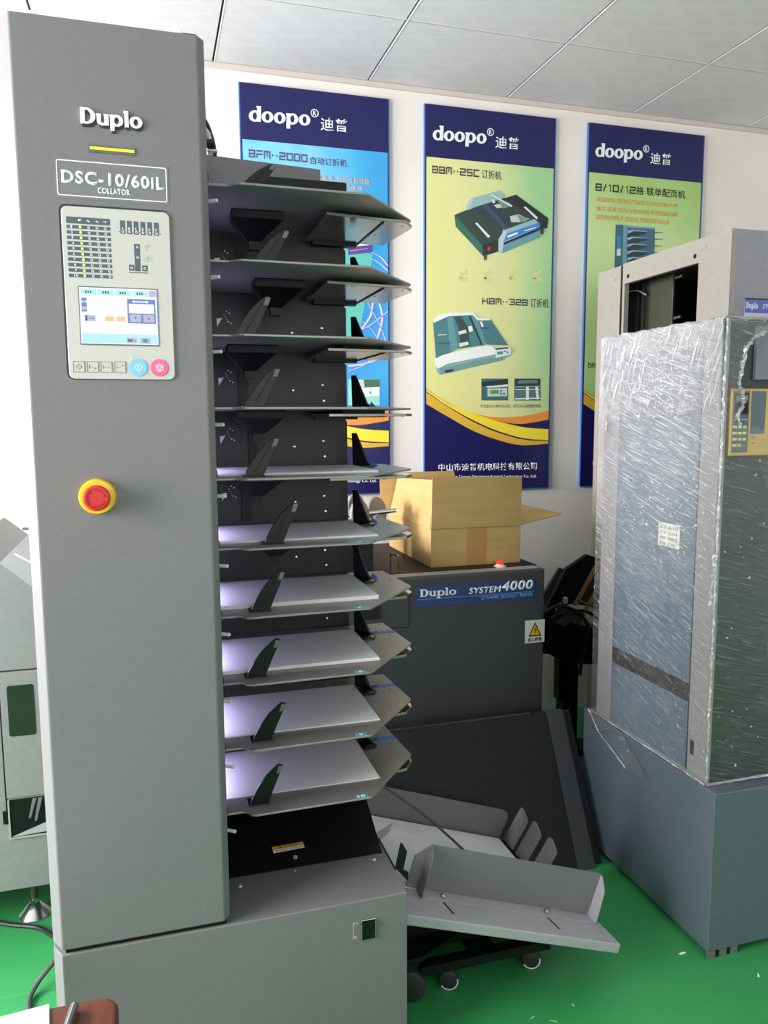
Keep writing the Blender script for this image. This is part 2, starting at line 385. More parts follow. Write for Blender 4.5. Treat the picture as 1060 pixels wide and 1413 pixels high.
SOFT = {   # heavier, with only small top serifs
    'D': (R_(0, .26, 0, 1)+R_(.2, .40, 0, .13)+R_(.2, .40, .87, 1)+ring_parts(.36, .5, .50, .5, .23, .37, -90, 90), .90),
    'u': (R_(.04, .28, .24, .70)+R_(0, .28, .60, .70)+ring_parts(.38, .27, .34, .29, .10, .15, 180, 360)+R_(.48, .72, .0, .70)+R_(.44, .72, .60, .70), .77),
    'p': (R_(.04, .28, -.30, .70)+R_(0, .28, .60, .70)+ring_parts(.42, .35, .38, .37, .14, .24), .84),
    'l': (R_(.04, .28, 0, 1.02)+R_(0, .28, .92, 1.02), .33),
    'o': (ring_parts(.38, .35, .38, .37, .14, .24), .79),
    'd': (R_(.52, .76, 0, 1.02)+R_(.46, .76, .92, 1.02)+ring_parts(.38, .35, .38, .37, .14, .24), .81),
}
def slab(name, body, bl, br, tl, m, parent, th=.002, back=0., font=None):
    """tl: top of the tall letters; bl/br: on the base line"""
    x = 0; polys = []
    for ch in body:
        ps, wd = (font or SLAB)[ch]
        for p in ps: polys.append([(x+a, b) for a, b in p])
        x += wd
    W = max(a for p in polys for a, b in p)
    bl, br, tl = Vector(bl), Vector(br), Vector(tl); ex = br-bl; ey = tl-bl; n = ex.cross(ey).normalized()
    k = MB()
    bars = 0
    for p in polys:   # rings lie flush, each bar stands a hair prouder so that no two faces coincide
        isbar = len({round(a, 5) for a, b in p}) == 2 and len({round(b, 5) for a, b in p}) == 2
        bars += isbar
        k.prism([bl+ex*(a/W)+ey*b for a, b in p], n*(th+back+(5e-5*(1+bars % 4) if isbar else 0)))
    return k.build(name, m, parent)
def tech_parts(ch):
    t = .19
    H = lambda y, x0=0, x1=1: (x0, x1, y-t/2, y+t/2)
    V = lambda x, y0, y1: (x-t/2*.9, x+t/2*.9, y0, y1)
    top, mid, bot, l, r = 1-t/2, .5, t/2, t*.45, 1-t*.45
    return {
        'B': [H(top), H(mid), H(bot), V(r, t, mid-t/2), V(r, mid+t/2, 1-t), V(l, t, mid-t/2), V(l, .68, 1-t)],
        'M': [H(top), V(l, 0, 1-t), V(r, 0, 1-t), V(.5, .3, 1-t)],
        'F': [H(top), H(mid), V(l, 0, mid-t/2)],
        'H': [H(mid, .16, .84), V(l, 0, 1), V(r, 0, 1)],
        '2': [H(top), H(mid), H(bot), V(r, mid+t/2, 1-t), V(l, t, mid-t/2)],
        '3': [H(top), H(mid, .25, 1), H(bot), V(r, t, mid-t/2), V(r, mid+t/2, 1-t)],
        '5': [H(top), H(mid), H(bot), V(l, mid+t/2, 1-t), V(r, t, mid-t/2)],
        'C': [H(top), H(bot), V(l, t, 1-t)],
        '0': [H(top), H(bot), V(l, t, 1-t), V(r, t, 1-t)],
        '1': [H(top, .35, .75), V(.68, 0, 1-t)],
        '8': [H(top), H(mid), H(bot), V(r, t, mid-t/2), V(r, mid+t/2, 1-t), V(l, t, mid-t/2), V(l, mid+t/2, 1-t)],
        '-': [H(mid, .25, .75)]}[ch]
def tech(name, body, bl, br, tl, m, parent, th=.0004):
    bl, br, tl = Vector(bl), Vector(br), Vector(tl); ex = br-bl; ey = tl-bl; n = ex.cross(ey).normalized(); k = MB(); x = 0; polys = []
    for ch in body:
        w = .42 if ch == '-' else (.6 if ch in '/1' else 1)
        if ch == '/': polys.append([(x+.02, 0), (x+.2, 0), (x+.58, 1), (x+.4, 1)])
        else:
            for a, b, c, d in tech_parts(ch): polys.append([(x+a*w, c), (x+b*w, c), (x+b*w, d), (x+a*w, d)])
        x += w+.2
    W = x-.2
    for i, p in enumerate(polys): k.prism([bl+ex*(a/W)+ey*b for a, b in p], n*th)
    return k.build(name, m, parent)
# ================================================================== THE ROOM
WALLY, CEIL = 3.148, 2.686
XL, XR, YF = -2.2, 3.3, -2.5
struct(MB().box(XL-.1, XR+.1, YF-.1, WALLY+.1, -.1, 0).build('floor', M_floor))
struct(MB().box(XL-.1, XR+.1, WALLY, WALLY+.1, 0, CEIL+.1).build('wall_back', M_wall))
struct(MB().box(XR, XR+.1, YF-.1, WALLY, 0, CEIL+.1).build('wall_right', M_wall))
def holed_wall(name, axis, at0, at1, a0, a1, h0, h1, z0, z1):
    k = MB()
    for (p, q, r, s) in ((a0, h0, 0, CEIL+.1), (h1, a1, 0, CEIL+.1), (h0, h1, 0, z0), (h0, h1, z1, CEIL+.1)):
        if axis == 'x': k.box(at0, at1, p, q, r, s)
        else: k.box(p, q, at0, at1, r, s)
    return struct(k.build(name, M_wall))
k = MB()
for (p, q, r, s) in ((YF, .13, 0, CEIL+.1), (1.77, 2.02, 0, CEIL+.1), (2.90, WALLY, 0, CEIL+.1), (.13, 1.77, 0, .6), (.13, 1.77, 2.4, CEIL+.1), (2.02, 2.90, 0, .85), (2.02, 2.90, 2.4, CEIL+.1)): k.box(XL-.1, XL, p, q, r, s)
struct(k.build('wall_left', M_wall))
holed_wall('wall_front', 'y', YF-.1, YF, XL, XR, -.7, 2.5, 1.0, 2.5)
def window(name, axis, at, h0, h1, z0, z1):
    k = MB(); g = MB()
    def bar(a, b, c, d, t=.02):
        if axis == 'x': k.box(at-t, at+t, a, b, c, d)
        else: k.box(a, b, at-t, at+t, c, d)
    for a, b, c, d in ((h0, h0+.05, z0, z1), (h1-.05, h1, z0, z1), (h0+.05, h1-.05, z0, z0+.05), (h0+.05, h1-.05, z1-.05, z1), ((h0+h1)/2-.025, (h0+h1)/2+.025, z0+.05, z1-.05)): bar(a, b, c, d)
    f = struct(k.build(name, M_white))
    if axis == 'x': g.box(at-.003, at+.003, h0+.05, h1-.05, z0+.05, z1-.05)
    else: g.box(h0+.05, h1-.05, at-.003, at+.003, z0+.05, z1-.05)
    g.build('pane', M_glass, f)
window('window_1', 'x', XL-.05, .13, 1.77, .6, 2.4); window('window_3', 'x', XL-.05, 2.02, 2.90, .85, 2.4)
window('window_2', 'y', YF-.05, -.7, 2.5, 1.0, 2.5)
zc_ = P(4, 240, 1, WALLY).z
struct(MB().box(XL, -.40, WALLY-.02, WALLY, zc_-.012, zc_+.012).build('trim_3', mat('cream_conduit', (226, 210, 180), .5)))
# suspended ceiling: tiles of 0.6 m with open joints below a dark void
k = MB()
gx = [.2734-.6*6+.6*i for i in range(14)]; gy = [2.652+.6-.6*i for i in range(12)]
for i in range(len(gx)-1):
    for j in range(len(gy)-1):
        x0, x1 = max(gx[i], XL), min(gx[i+1], XR); y0, y1 = max(gy[j+1], YF), min(gy[j], WALLY)
        if x1-x0 > .02 and y1-y0 > .02: k.box(x0+.004, x1-.004, y0+.004, y1-.004, CEIL, CEIL+.012)
c_ = struct(k.build('ceiling', M_ceil))
v_ = MB().box(XL-.1, XR+.1, YF-.1, WALLY+.1, CEIL+.013, CEIL+.05).build('void', M_ceilgap, c_)
k = MB()
for x in gx: 
    if XL < x < XR: k.box(x+.0045, x+.0075, YF, WALLY, CEIL-.0012, CEIL-.0002)
for y in gy:
    if YF < y < WALLY: k.box(XL, XR, y-.0075, y-.0045, CEIL-.0012, CEIL-.0002)
struct(k.build('trim_1', M_white))
struct(MB().box(XL, XR, WALLY-.012, WALLY, CEIL-.02, CEIL-.0015).build('trim_2', mat('ceiling_angle_bead', (205, 198, 190), .6)))

# ================================================================== POSTERS
PW, PZ0, PZ1, PT = .587, 1.050, 2.624, .012
PY = WALLY-PT
M_navy = mat('navy_print', (27, 25, 88), .32)
M_boardedge = mat('board_blue_edge', (60, 110, 175), .5)
M_pgreen = print_grad('yellow_green_print', [(.05, (222, 222, 136)), (.55, (226, 226, 158)), (.78, (212, 222, 158)), (1, (160, 208, 150))], (.75, 0, .25), .3)
M_pgreen2 = print_grad('green_print', [(.05, (120, 205, 70)), (.3, (190, 224, 150)), (.6, (200, 226, 160)), (.8, (172, 208, 128)), (1, (150, 196, 100))], (.15, 0, .55), .4)
M_pblue = print_grad('blue_print', [(.1, (30, 120, 205)), (.4, (45, 150, 220)), (.62, (70, 175, 225)), (.8, (130, 205, 235)), (.95, (60, 160, 215))], (-.25, 0, .5), .9, scale=1.6)
M_pyellow = mat('yellow_print', (250, 225, 60), .35); M_pgold = mat('gold_print', (222, 180, 62), .35); M_porange = mat('orange_print', (238, 150, 60), .35)
M_pwhite = mat('white_print_poster', (238, 238, 240), .35)
M_title = mat('dark_title_print', (64, 52, 70), .4)
# swooshes measured on the middle board, as fractions of the board: x from its left edge, z from its foot
def frac(px, py):
    p = P(px, py, 1, PY); return ((p.x-1.113)/PW, p.z-PZ0)
def c3(u, v): return (570+u/4.818, 390+v/4.818)
def c2(u, v): return (570+u/4.818, 130+v/4.818)
def spline(pts, n=8):
    out = []
    for i in range(len(pts)-1):
        p0, p1, p2, p3 = pts[max(i-1, 0)], pts[i], pts[i+1], pts[min(i+2, len(pts)-1)]
        for k_ in range(n):
            t = k_/n
            out.append(tuple(.5*((2*p1[d])+(p2[d]-p0[d])*t+(2*p0[d]-5*p1[d]+4*p2[d]-p3[d])*t*t+(3*p1[d]-p0[d]-3*p2[d]+p3[d])*t**3) for d in (0, 1)))
    return out+[pts[-1]]
def curve(us): return spline([frac(*c3(u, v)) for u, v in us])
C_top = curve([(88, 705), (180, 768), (300, 835), (400, 870), (560, 895), (740, 885), (905, 848)])
C_or = curve([(400, 872), (520, 908), (640, 934), (740, 938), (905, 910)])
C_y1 = curve([(88, 710), (250, 812), (400, 870), (560, 920), (740, 962), (905, 975)])
C_y2 = curve([(88, 722), (230, 820), (400, 915), (560, 985), (740, 1035), (905, 1047)])
C_g1 = curve([(88, 728), (230, 825), (400, 925), (560, 995), (740, 1044), (905, 1052)])
C_g2 = curve([(88, 806), (220, 885), (400, 985), (560, 1045), (720, 1080), (905, 1070)])
HEAD = frac(*c2(90, 415))[1]
EPS = .0006
def poster(x0, label, M_field, group='tall advertising posters on the back wall'):
    root = thing('wall_poster', label, 'poster', (x0+PW/2, PY, PZ0), group)
    k = MB().box(x0, x0+PW, PY, WALLY-.0005, PZ0, PZ1); k.build('board', M_navy, root)
    e = MB()
    e.box(x0-.004, x0, PY-.0005, WALLY-.0005, PZ0, PZ1); e.box(x0+PW, x0+PW+.004, PY-.0005, WALLY-.0005, PZ0, PZ1); e.box(x0, x0+PW, PY-.0005, WALLY-.0005, PZ0-.004, PZ0)
    e.build('edging', M_boardedge, root)
    def strip(name, up, dn, m, lay):
        q = MB(); y = PY-EPS*lay
        a = [(x0+PW*min(max(f, .008), .992), y, PZ0+z) for f, z in up]; b = [(x0+PW*min(max(f, .008), .992), y, PZ0+z) for f, z in dn]
        q.prism(a+b[::-1], (0, EPS*.5, 0)); return q.build(name, m, root)
    n = len(C_top)
    strip('printed_field', [(0.008, HEAD), (.992, HEAD)], C_top, M_field, 1)
    strip('orange_swoosh', [(f, z) for f, z in C_top if f > .37], C_or, M_porange, 2)
    strip('gold_swoosh', C_g1, C_g2, M_pgold, 2)
    strip('yellow_swoosh', C_y1, C_y2, M_pyellow, 3)
    # brand line on the header, same place on every board
    def W(q): 
        f, z = frac(*q); return (x0+PW*f, PY-.0002, PZ0+z)
    slab('brand_lettering', 'doopo', W(c2(130, 303)), W(c2(487, 330)), W(c2(134, 208)), M_pwhite, root, th=.0012, font=SOFT)
    q = MB(); cxz = W(c2(515, 252))
    for p in ring_parts(0, 0, .0155, .0155, .0125, .0125): q.prism([(cxz[0]+a, PY-.0002, cxz[2]+b) for a, b in p], (0, -.0008, 0))
    q.build('registered_ring', M_pwhite, root)
    text('registered_letter', 'R', (cxz[0]-.006, PY-.0002, cxz[2]-.009), (cxz[0]+.007, PY-.0002, cxz[2]-.009), (cxz[0]-.006, PY-.0002, cxz[2]+.009), M_pwhite, root, .02)
    text('brand_characters', '迪普', W(c2(548, 358)), W(c2(706, 370)), W(c2(550, 276)), M_pwhite, root, .007)
    text('company_lettering', '中山市迪普机电科技有限公司', W(c3(170, 1254)), W(c3(824, 1243)), W(c3(170, 1203)), M_pwhite, root, .012)
    text('company_subline', 'Zhongshan Doopo Electromechanical Technology Co. Ltd.', W(c3(172, 1306)), W(c3(822, 1301)), W(c3(172, 1281)), M_pwhite, root, .012)
    return root, W
def ptext(name, body, f, bl, br, tl, m, root, bold=.0, W=None):
    a, b, c = (P(*f(*q), 1, PY-EPS*3) for q in (bl, br, tl)); z = (a.z+b.z)/2; h = c.z-a.z
    return text(name, body, (a.x, a.y, z), (b.x, b.y, z), (a.x, a.y, z+h), m, root, bold, th=.0003)
def ptech(name, body, f, bl, br, tl, m, root):
    a, b, c = (P(*f(*q), 1, PY-EPS*3) for q in (bl, br, tl)); z = (a.z+b.z)/2; h = c.z-a.z
    return tech(name, body, (a.x, a.y, z), (b.x, b.y, z), (a.x, a.y, z+h), m, root, .0003)
def pic(name, f, items, root, lay0=2):
    """a printed picture: flat patches of ink, one mesh per ink colour grouped under its first patch"""
    base = None
    for i, (rgb, pts) in enumerate(items):
        y = PY-EPS*(lay0+.35*i)
        q = MB().prism([P(*f(u, v), 1, y) for u, v in pts], (0, EPS*.3, 0))
        if base is None: base = q.build(name, ink(rgb), root)
        else: q.build('printed_patch', ink(rgb), base)
    return base
# left board, blue
r1, W1 = poster(.370, 'blue advertising poster at left, mostly hidden behind the stacked metal trays', M_pblue)
def c1(u, v): return (320+u/3.624, 90+v/3.624)
def c1b(u, v): return (475+u/7.07, 480+v/7.07)
M_mauve = mat('mauve_title_print', (92, 62, 110), .4); M_pinkp = mat('pale_orange_print', (225, 180, 165), .4)
ptech('title_lettering', 'BFM--2000', c1, (85, 462), (378, 484), (85, 422), M_mauve, r1)
ptext('title_characters', '自动订折机', c1, (393, 495), (576, 508), (393, 458), M_mauve, r1, .004)
ptext('feature_line', '自动进纸 订书折页 一次完成, 自动计数功能', c1, (150, 560), (692, 593), (150, 528), M_pinkp, r1, .004)
ptext('feature_line', '配套配页机使用', c1, (440, 616), (655, 626), (440, 592), M_pinkp, r1, .004)
pic('machine_picture', c1, [((95, 190, 180), [(300, 860), (705, 945), (640, 1345), (600, 1430), (300, 1430)]), ((80, 70, 150), [(580, 905), (705, 885), (703, 935), (582, 950)]), ((235, 235, 245), [(628, 892), (700, 885), (700, 897), (628, 905)]), ((205, 120, 160), [(590, 926), (680, 914), (680, 918), (590, 932)])], r1)
for pts in ([(700, 935), (745, 960), (780, 1000)], [(695, 965), (740, 990), (780, 1028)], [(705, 1180), (690, 1260), (620, 1350)], [(735, 1180), (752, 1270), (720, 1390)], [(640, 1270), (690, 1310), (740, 1380)], [(780, 1230), (690, 1300), (600, 1340)], [(675, 1180), (740, 1300), (770, 1380)]):
    sp = spline(pts, 8)
    q = MB(); wd = 5 if pts[0][0] not in (640, 780, 675) else 2.2
    q.prism([P(*c1(u-wd, v), 1, PY-EPS*4) for u, v in sp]+[P(*c1(u+wd, v+2), 1, PY-EPS*4) for u, v in sp[::-1]], (0, EPS*.3, 0))
    q.build('light_trail', ink((225, 200, 240)), r1)
for pts in ([(40, 175), (180, 160), (330, 110), (400, 85)], [(40, 230), (200, 165), (270, 90)]):
    sp = spline(pts, 8); wd = 9 if pts[1][1] == 160 else 3
    MB().prism([P(*c1b(u, v-wd), 1, PY-EPS*4) for u, v in sp]+[P(*c1b(u, v+wd), 1, PY-EPS*4) for u, v in sp[::-1]], (0, EPS*.3, 0)).build('light_trail', ink((225, 200, 240)), r1)
pic('detail_picture', c1b, [((150, 215, 200), [(40, 305), (345, 305), (348, 560), (40, 560)]), ((70, 110, 85), [(75, 308), (345, 306), (345, 380), (200, 388), (75, 340)]), ((190, 220, 205), [(100, 310), (190, 310), (200, 380), (140, 388)]), ((225, 240, 235), [(110, 390), (345, 382), (345, 465), (200, 480), (110, 480)]), ((215, 120, 110), [(120, 408), (175, 405), (175, 432), (120, 436)]), ((220, 60, 60), [(152, 450), (166, 450), (166, 466), (152, 466)]), ((60, 150, 210), [(190, 448), (204, 448), (204, 463), (190, 463)]), ((80, 190, 160), [(242, 425), (264, 425), (264, 450), (242, 450)])], r1)
# middle board, yellow-green
r2, W2 = poster(1.113, 'yellow-green poster above the cardboard box showing two desktop machines', M_pgreen)
ptech('title_lettering', 'BBM--25C', c2, (127, 528), (440, 548), (127, 478), M_title, r2)
ptext('title_characters', '订折机', c2, (457, 560), (586, 568), (457, 502), M_title, r2, .0)
pic('machine_picture', c2, [
    ((52, 70, 66), [(275, 803), (400, 752), (600, 890), (585, 965), (462, 1005)]), ((60, 112, 98), [(275, 803), (462, 1005), (468, 1078), (284, 880)]),
    ((38, 50, 48), [(462, 1005), (582, 962), (578, 1042), (468, 1078)]), ((205, 50, 55), [(497, 1017), (514, 1012), (514, 1038), (497, 1043)]),
    ((70, 92, 88), [(470, 1072), (493, 1066), (490, 1102), (472, 1104)]), ((35, 44, 46), [(605, 692), (686, 667), (900, 825), (893, 888), (850, 902), (760, 860)]),
    ((50, 64, 68), [(400, 752), (560, 655), (680, 740), (840, 835), (800, 900), (610, 905)]), ((58, 80, 98), [(440, 722), (492, 708), (662, 888), (608, 900)]),
    ((42, 58, 76), [(475, 716), (492, 708), (662, 888), (640, 895)]), ((150, 186, 184), [(355, 738), (387, 692), (575, 640), (608, 668), (600, 692), (420, 748), (365, 772)]),
    ((178, 205, 205), [(355, 738), (387, 692), (402, 700), (368, 770)]), ((226, 232, 228), [(735, 750), (749, 747), (831, 820), (822, 831)]),
    ((40, 52, 52), [(845, 892), (871, 884), (866, 931), (851, 931)]), ((150, 182, 196), [(568, 965), (608, 902), (808, 830), (842, 862), (840, 948), (590, 1056), (568, 1046)]),
    ((184, 206, 212), [(568, 965), (608, 902), (626, 908), (600, 985), (592, 1055), (568, 1046)]), ((44, 138, 205), [(604, 978), (628, 925), (843, 852), (844, 882)]),
    ((26, 40, 96), [(604, 986), (844, 884), (842, 906), (604, 1003)]), ((96, 160, 168), [(604, 1006), (841, 908), (838, 948), (592, 1055)]),
    ((230, 234, 230), [(414, 858), (426, 853), (513, 945), (500, 956)]), ((205, 214, 206), [(522, 702), (540, 698), (548, 720), (530, 727)]),
    ((196, 208, 200), [(538, 738), (560, 730), (612, 732), (620, 748), (560, 758)]), ((120, 140, 132), [(560, 705), (640, 720), (660, 745), (600, 760)]),
    ((190, 204, 190), [(645, 812), (700, 798), (776, 830), (720, 852), (652, 850)]), ((120, 150, 140), [(690, 800), (770, 825), (750, 848), (715, 850)]),
    ((215, 228, 222), [(512, 668), (525, 664), (662, 742), (655, 750)]), ((235, 240, 245), [(628, 940), (696, 916), (698, 928), (630, 955)]), ((235, 240, 245), [(742, 905), (820, 882), (820, 888), (742, 912)])], r2)
for cx in (340, 500, 670, 830):
    k = MB()
    for dx, dy, sx, sy in ((0, 0, 30, 8), (-12, -30, 16, 14), (15, -45, 10, 20), (5, 18, 38, 5), (-20, -5, 10, 14)):
        k.prism([P(*c2(cx+dx+sx*a, 1225+dy+sy*b), 1, PY-EPS*2) for a, b in ((-1, -1), (1, -.6), (.8, 1), (-1, .8))], (0, EPS*.3, 0))
    k.build('faint_sketch', ink((214, 214, 146)), r2)
ptech('title_lettering', 'HBM--32B', c3, (460, 143), (762, 154), (460, 100), M_title, r2)
ptext('title_characters', '订折机', c3, (780, 165), (900, 167), (780, 106), M_title, r2, .0)
pic('machine_picture', c3, [
    ((136, 180, 178), [(148, 530), (480, 440), (545, 452), (652, 448), (650, 482), (600, 516), (180, 613), (160, 596)]), ((112, 158, 158), [(180, 570), (600, 480), (600, 516), (180, 613)]),
    ((74, 126, 132), [(133, 258), (228, 226), (275, 455), (152, 502)]), ((98, 152, 158), [(225, 226), (262, 222), (300, 290), (300, 440), (250, 466)]),
    ((70, 130, 136), [(262, 222), (390, 212), (480, 415), (300, 440)]), ((58, 76, 74), [(270, 228), (320, 222), (362, 290), (380, 415), (320, 432), (300, 290)]),
    ((36, 52, 60), [(367, 215), (378, 215), (464, 412), (454, 418)]), ((96, 148, 156), [(388, 214), (430, 240), (492, 400), (466, 418)]),
    ((72, 126, 134), [(430, 248), (520, 250), (632, 418), (490, 412)]), ((236, 238, 234), [(445, 258), (458, 258), (470, 292), (458, 296)]),
    ((50, 80, 90), [(450, 300), (505, 298), (508, 306), (452, 308)]), ((232, 238, 235), [(133, 250), (165, 217), (240, 200), (405, 198), (436, 235), (428, 252), (402, 216), (240, 222), (138, 268)]),
    ((234, 238, 236), [(430, 236), (510, 236), (520, 250), (436, 252)]), ((238, 242, 240), [(143, 508), (200, 480), (430, 426), (520, 420), (550, 445), (545, 478), (230, 540), (165, 572), (146, 545)]),
    ((222, 232, 232), [(545, 442), (640, 420), (656, 450), (650, 478), (550, 502)]), ((60, 82, 92), [(548, 436), (634, 428), (636, 438), (550, 448)]),
    ((70, 150, 110), [(560, 461), (598, 456), (598, 474), (560, 479)]), ((60, 100, 180), [(606, 452), (616, 450), (616, 460), (606, 462)]), ((60, 100, 180), [(624, 460), (634, 458), (634, 468), (624, 470)]),
    ((26, 50, 110), [(214, 582), (269, 575), (269, 589), (215, 599)]), ((236, 238, 232), [(366, 292), (392, 286), (400, 322), (374, 328)]),
    ((220, 228, 222), [(300, 326), (350, 312), (358, 335), (306, 346)]), ((220, 228, 222), [(305, 403), (366, 392), (371, 412), (311, 429)]),
    ((196, 212, 208), [(165, 345), (225, 342), (225, 348), (165, 352)]), ((48, 88, 94), [(165, 402), (245, 396), (245, 402), (165, 408)])], r2)
pic('detail_picture', c3, [((66, 110, 108), [(455, 638), (632, 638), (632, 783), (455, 783)]), ((40, 64, 66), [(455, 660), (632, 640), (632, 672), (480, 694), (455, 690)]), ((222, 230, 226), [(482, 690), (632, 676), (632, 690), (500, 700)]), ((196, 212, 210), [(495, 705), (626, 700), (626, 755), (495, 758)]), ((70, 160, 80), [(515, 716), (570, 713), (570, 738), (515, 740)]), ((50, 80, 170), [(581, 714), (592, 714), (592, 726), (581, 726)]), ((50, 80, 170), [(581, 732), (592, 732), (592, 744), (581, 744)]), ((50, 110, 90), [(600, 733), (611, 733), (611, 745), (600, 745)])], r2)
pic('detail_picture', c3, [((44, 62, 62), [(675, 638), (848, 638), (848, 783), (675, 783)]), ((96, 130, 126), [(700, 650), (830, 645), (830, 668), (700, 672)]), ((140, 170, 166), [(680, 690), (845, 686), (845, 694), (680, 698)]), ((80, 126, 122), [(680, 718), (845, 716), (845, 764), (680, 766)]), ((232, 236, 234), [(752, 692), (770, 692), (770, 780), (752, 780)]), ((232, 236, 234), [(814, 692), (832, 692), (838, 776), (822, 778)]), ((232, 236, 234), [(680, 768), (845, 764), (845, 774), (680, 778)]), ((214, 222, 220), [(680, 708), (845, 706), (845, 712), (680, 714)])], r2)
M_capt = mat('olive_caption_print', (130, 122, 96), .4)
ptext('caption_lettering', '中文显示,六种尺寸记忆', c3, (448, 834), (646, 832), (448, 811), M_capt, r2, .0)
ptext('caption_lettering', '进口订头,高耐磨折页辊', c3, (665, 833), (847, 831), (665, 810), M_capt, r2, .0)
# right board, green
r3, W3 = poster(1.863, 'green poster half hidden behind the tall open grey cabinet', M_pgreen2)
def c4(u, v): return (790+u/3.926, 150+v/3.926)
def c4b(u, v): return (800+u/5.889, 230+v/5.889)
def c4c(u, v): return (790+u/3.926, 420+v/3.926)
M_titleb = mat('black_title_print', (28, 30, 34), .4); M_orln = mat('orange_line_print', (226, 176, 84), .4)
ptech('title_lettering', '8/10/12', c4, (125, 445), (342, 461), (125, 405), M_titleb, r3)
ptext('title_characters', '格 联单配页机', c4, (345, 466), (611, 488), (345, 420), M_titleb, r3, .006)
ptext('feature_line', '高速配页 最快配页速度可达4200套/小时', c4, (130, 503), (566, 537), (130, 478), M_orln, r3, .004)
ptext('feature_line', '漏页 错页 双张/空张/缺纸/卡纸精准检测', c4, (127, 555), (565, 585), (127, 528), M_orln, r3, .004)
ptext('feature_line', '独特配页模式 更适合无碳纸联单配页', c4, (127, 603), (523, 626), (127, 575), M_orln, r3, .004)
it = [((56, 104, 118), [(293, 470), (356, 472), (350, 960), (280, 960)]), ((110, 160, 172), [(356, 472), (388, 476), (378, 960), (345, 960)]), ((66, 108, 132), [(388, 478), (612, 496), (604, 960), (378, 960)]), ((120, 165, 190), [(388, 480), (610, 496), (610, 508), (388, 494)]), ((60, 130, 190), [(303, 565), (335, 563), (334, 655), (303, 660)]), ((205, 222, 232), [(303, 668), (334, 665), (334, 722), (302, 724)])]
for q in range(8):
    y = 515+55*q
    it += [((40, 56, 72), [(388, y+38), (430, y+8), (545, y+12), (545, y+30), (440, y+55), (388, y+58)]), ((150, 190, 212), [(390, y+8), (430, y-2), (545, y+10), (545, y+14), (440, y+8), (392, y+28)])]
    it += [((66, 120, 132), [(606, y+14), (680, y+18), (680, y+21), (606, y+24)])]
pic('collator_picture', c4b, it, r3)
ptext('model_lettering', 'DFC-12', c4c, (84, 346), (175, 346), (84, 318), M_titleb, r3, .0)

# ================================================================== MAIN COLLATOR
CY = 1.45
root = thing('paper_collator', 'tall grey paper collator in front with ten stacked bins, touch screen and red stop button', 'collator', (.13, 1.70, 0))
COLL = root
foot = [(-.196, CY), (.477, CY), (.477, 1.95), (-.214, 1.95), (-.214, CY+.033)]
base = MB().prism([(x, y, .03) for x, y in foot], (0, 0, .346)).build('base_cabinet', M_grey, root, bevel=.002)
door = MB().prism([(x, y, .385) for x, y in [(-.195, CY), (.101, CY), (.113, CY+.016), (.113, CY+.075), (-.214, CY+.075), (-.214, CY+.033)]], (0, 0, 1.629)).build('tower_door', M_grey, root, bevel=.003)
MB().box(-.205, .092, CY+.0755, 1.95, .377, 2.006).build('tower_body', M_black, root)
MB().box(-.19, .105, CY+.006, CY+.0755, .3765, .3845).build('door_gap', M_black, root)
for x in (-.160, .070):
    MB().box(x-.006, x+.006, CY+.004, CY+.02, 2.0142, 2.020).build('door_clip', M_white, root, bevel=.001)
MB().box(.076, .100, CY+.008, CY+.02, 2.0142, 2.0175).build('door_top_strip', M_black, root)
# brand mark, lamp, name plate
def F(x, y): p = P(x, y, 1, CY); return p
def FX(u, v, ox, oy, s): return F(ox+u/s, oy+v/s)
d0 = lambda u, v: FX(u, v, 0, 0, 3.212)
a, b, c = d0(358, 549), d0(632, 574), d0(352, 478)
slab('brand_shadow', 'Duplo', (a.x+.002, CY, a.z-.004), (b.x+.0025, CY, b.z-.0035), (a.x+.002, CY, c.z-.0045), M_shadowplate, root, th=.002, font=SOFT)  # dark offset copy painted as the drop shadow of the raised letters
slab('brand_lettering', 'Duplo', (a.x, CY, a.z), (b.x, CY, b.z), (a.x, CY, c.z), M_logo, root, th=.0045, font=SOFT)
l0, l1 = d0(388, 640), d0(603, 692)
lamp = rectY('lamp_bezel', l0.x, l1.x, l1.z, l0.z, CY-.0015, .002, M_inkln, root, bevel=.0006)
rectY('lamp_lens', l0.x+.0035, l1.x-.0025, l1.z+.0045, l0.z-.0035, CY-.0025, .0015, M_ylw_led, lamp)
n0, n1 = d0(247, 712), d0(745, 893)
n0 = Vector((n0.x, 0, d0(250, 705).z)); n1z = d0(745, 899).z
plate = plateY('name_plate', rounded(n0.x-.004, n1.x+.002, n1z-.004, n0.z+.003, .003), CY-.0006, .0006, mat('plate_grey', (120, 120, 121), .38), root)
fr = MB(); X0, X1, Z0, Z1 = n0.x, n1.x-.001, n1z, n0.z
ro = rounded(X0, X1, Z0, Z1, .004); rin = rounded(X0+.0016, X1-.0016, Z0+.0016, Z1-.0016, .0028)
for i in range(len(ro)):
    j = (i+1) % len(ro); fr.prism([(ro[i][0], CY-.0007, ro[i][1]), (ro[j][0], CY-.0007, ro[j][1]), (rin[j][0], CY-.0007, rin[j][1]), (rin[i][0], CY-.0007, rin[i][1])], (0, -.0004, 0))
fr.build('plate_outline', M_txtwhite, plate)
def btext(name, body, f, bl, br, tl, m, parent, bold=.01, y=CY-.0008, th=.0004):
    a, b, c = f(*bl), f(*br), f(*tl)
    return text(name, body, (a.x, y, (a.z+b.z)/2), (b.x, y, (a.z+b.z)/2), (a.x, y, (a.z+b.z)/2+c.z-a.z), m, parent, bold, th)
btext('plate_lettering', 'DSC-10/60iL', d0, (273, 808), (730, 846), (273, 748), M_txtwhite, plate, .032)
btext('plate_subline', 'COLLATOR', d0, (434, 860), (578, 866), (434, 833), M_txtwhite, plate, .025)
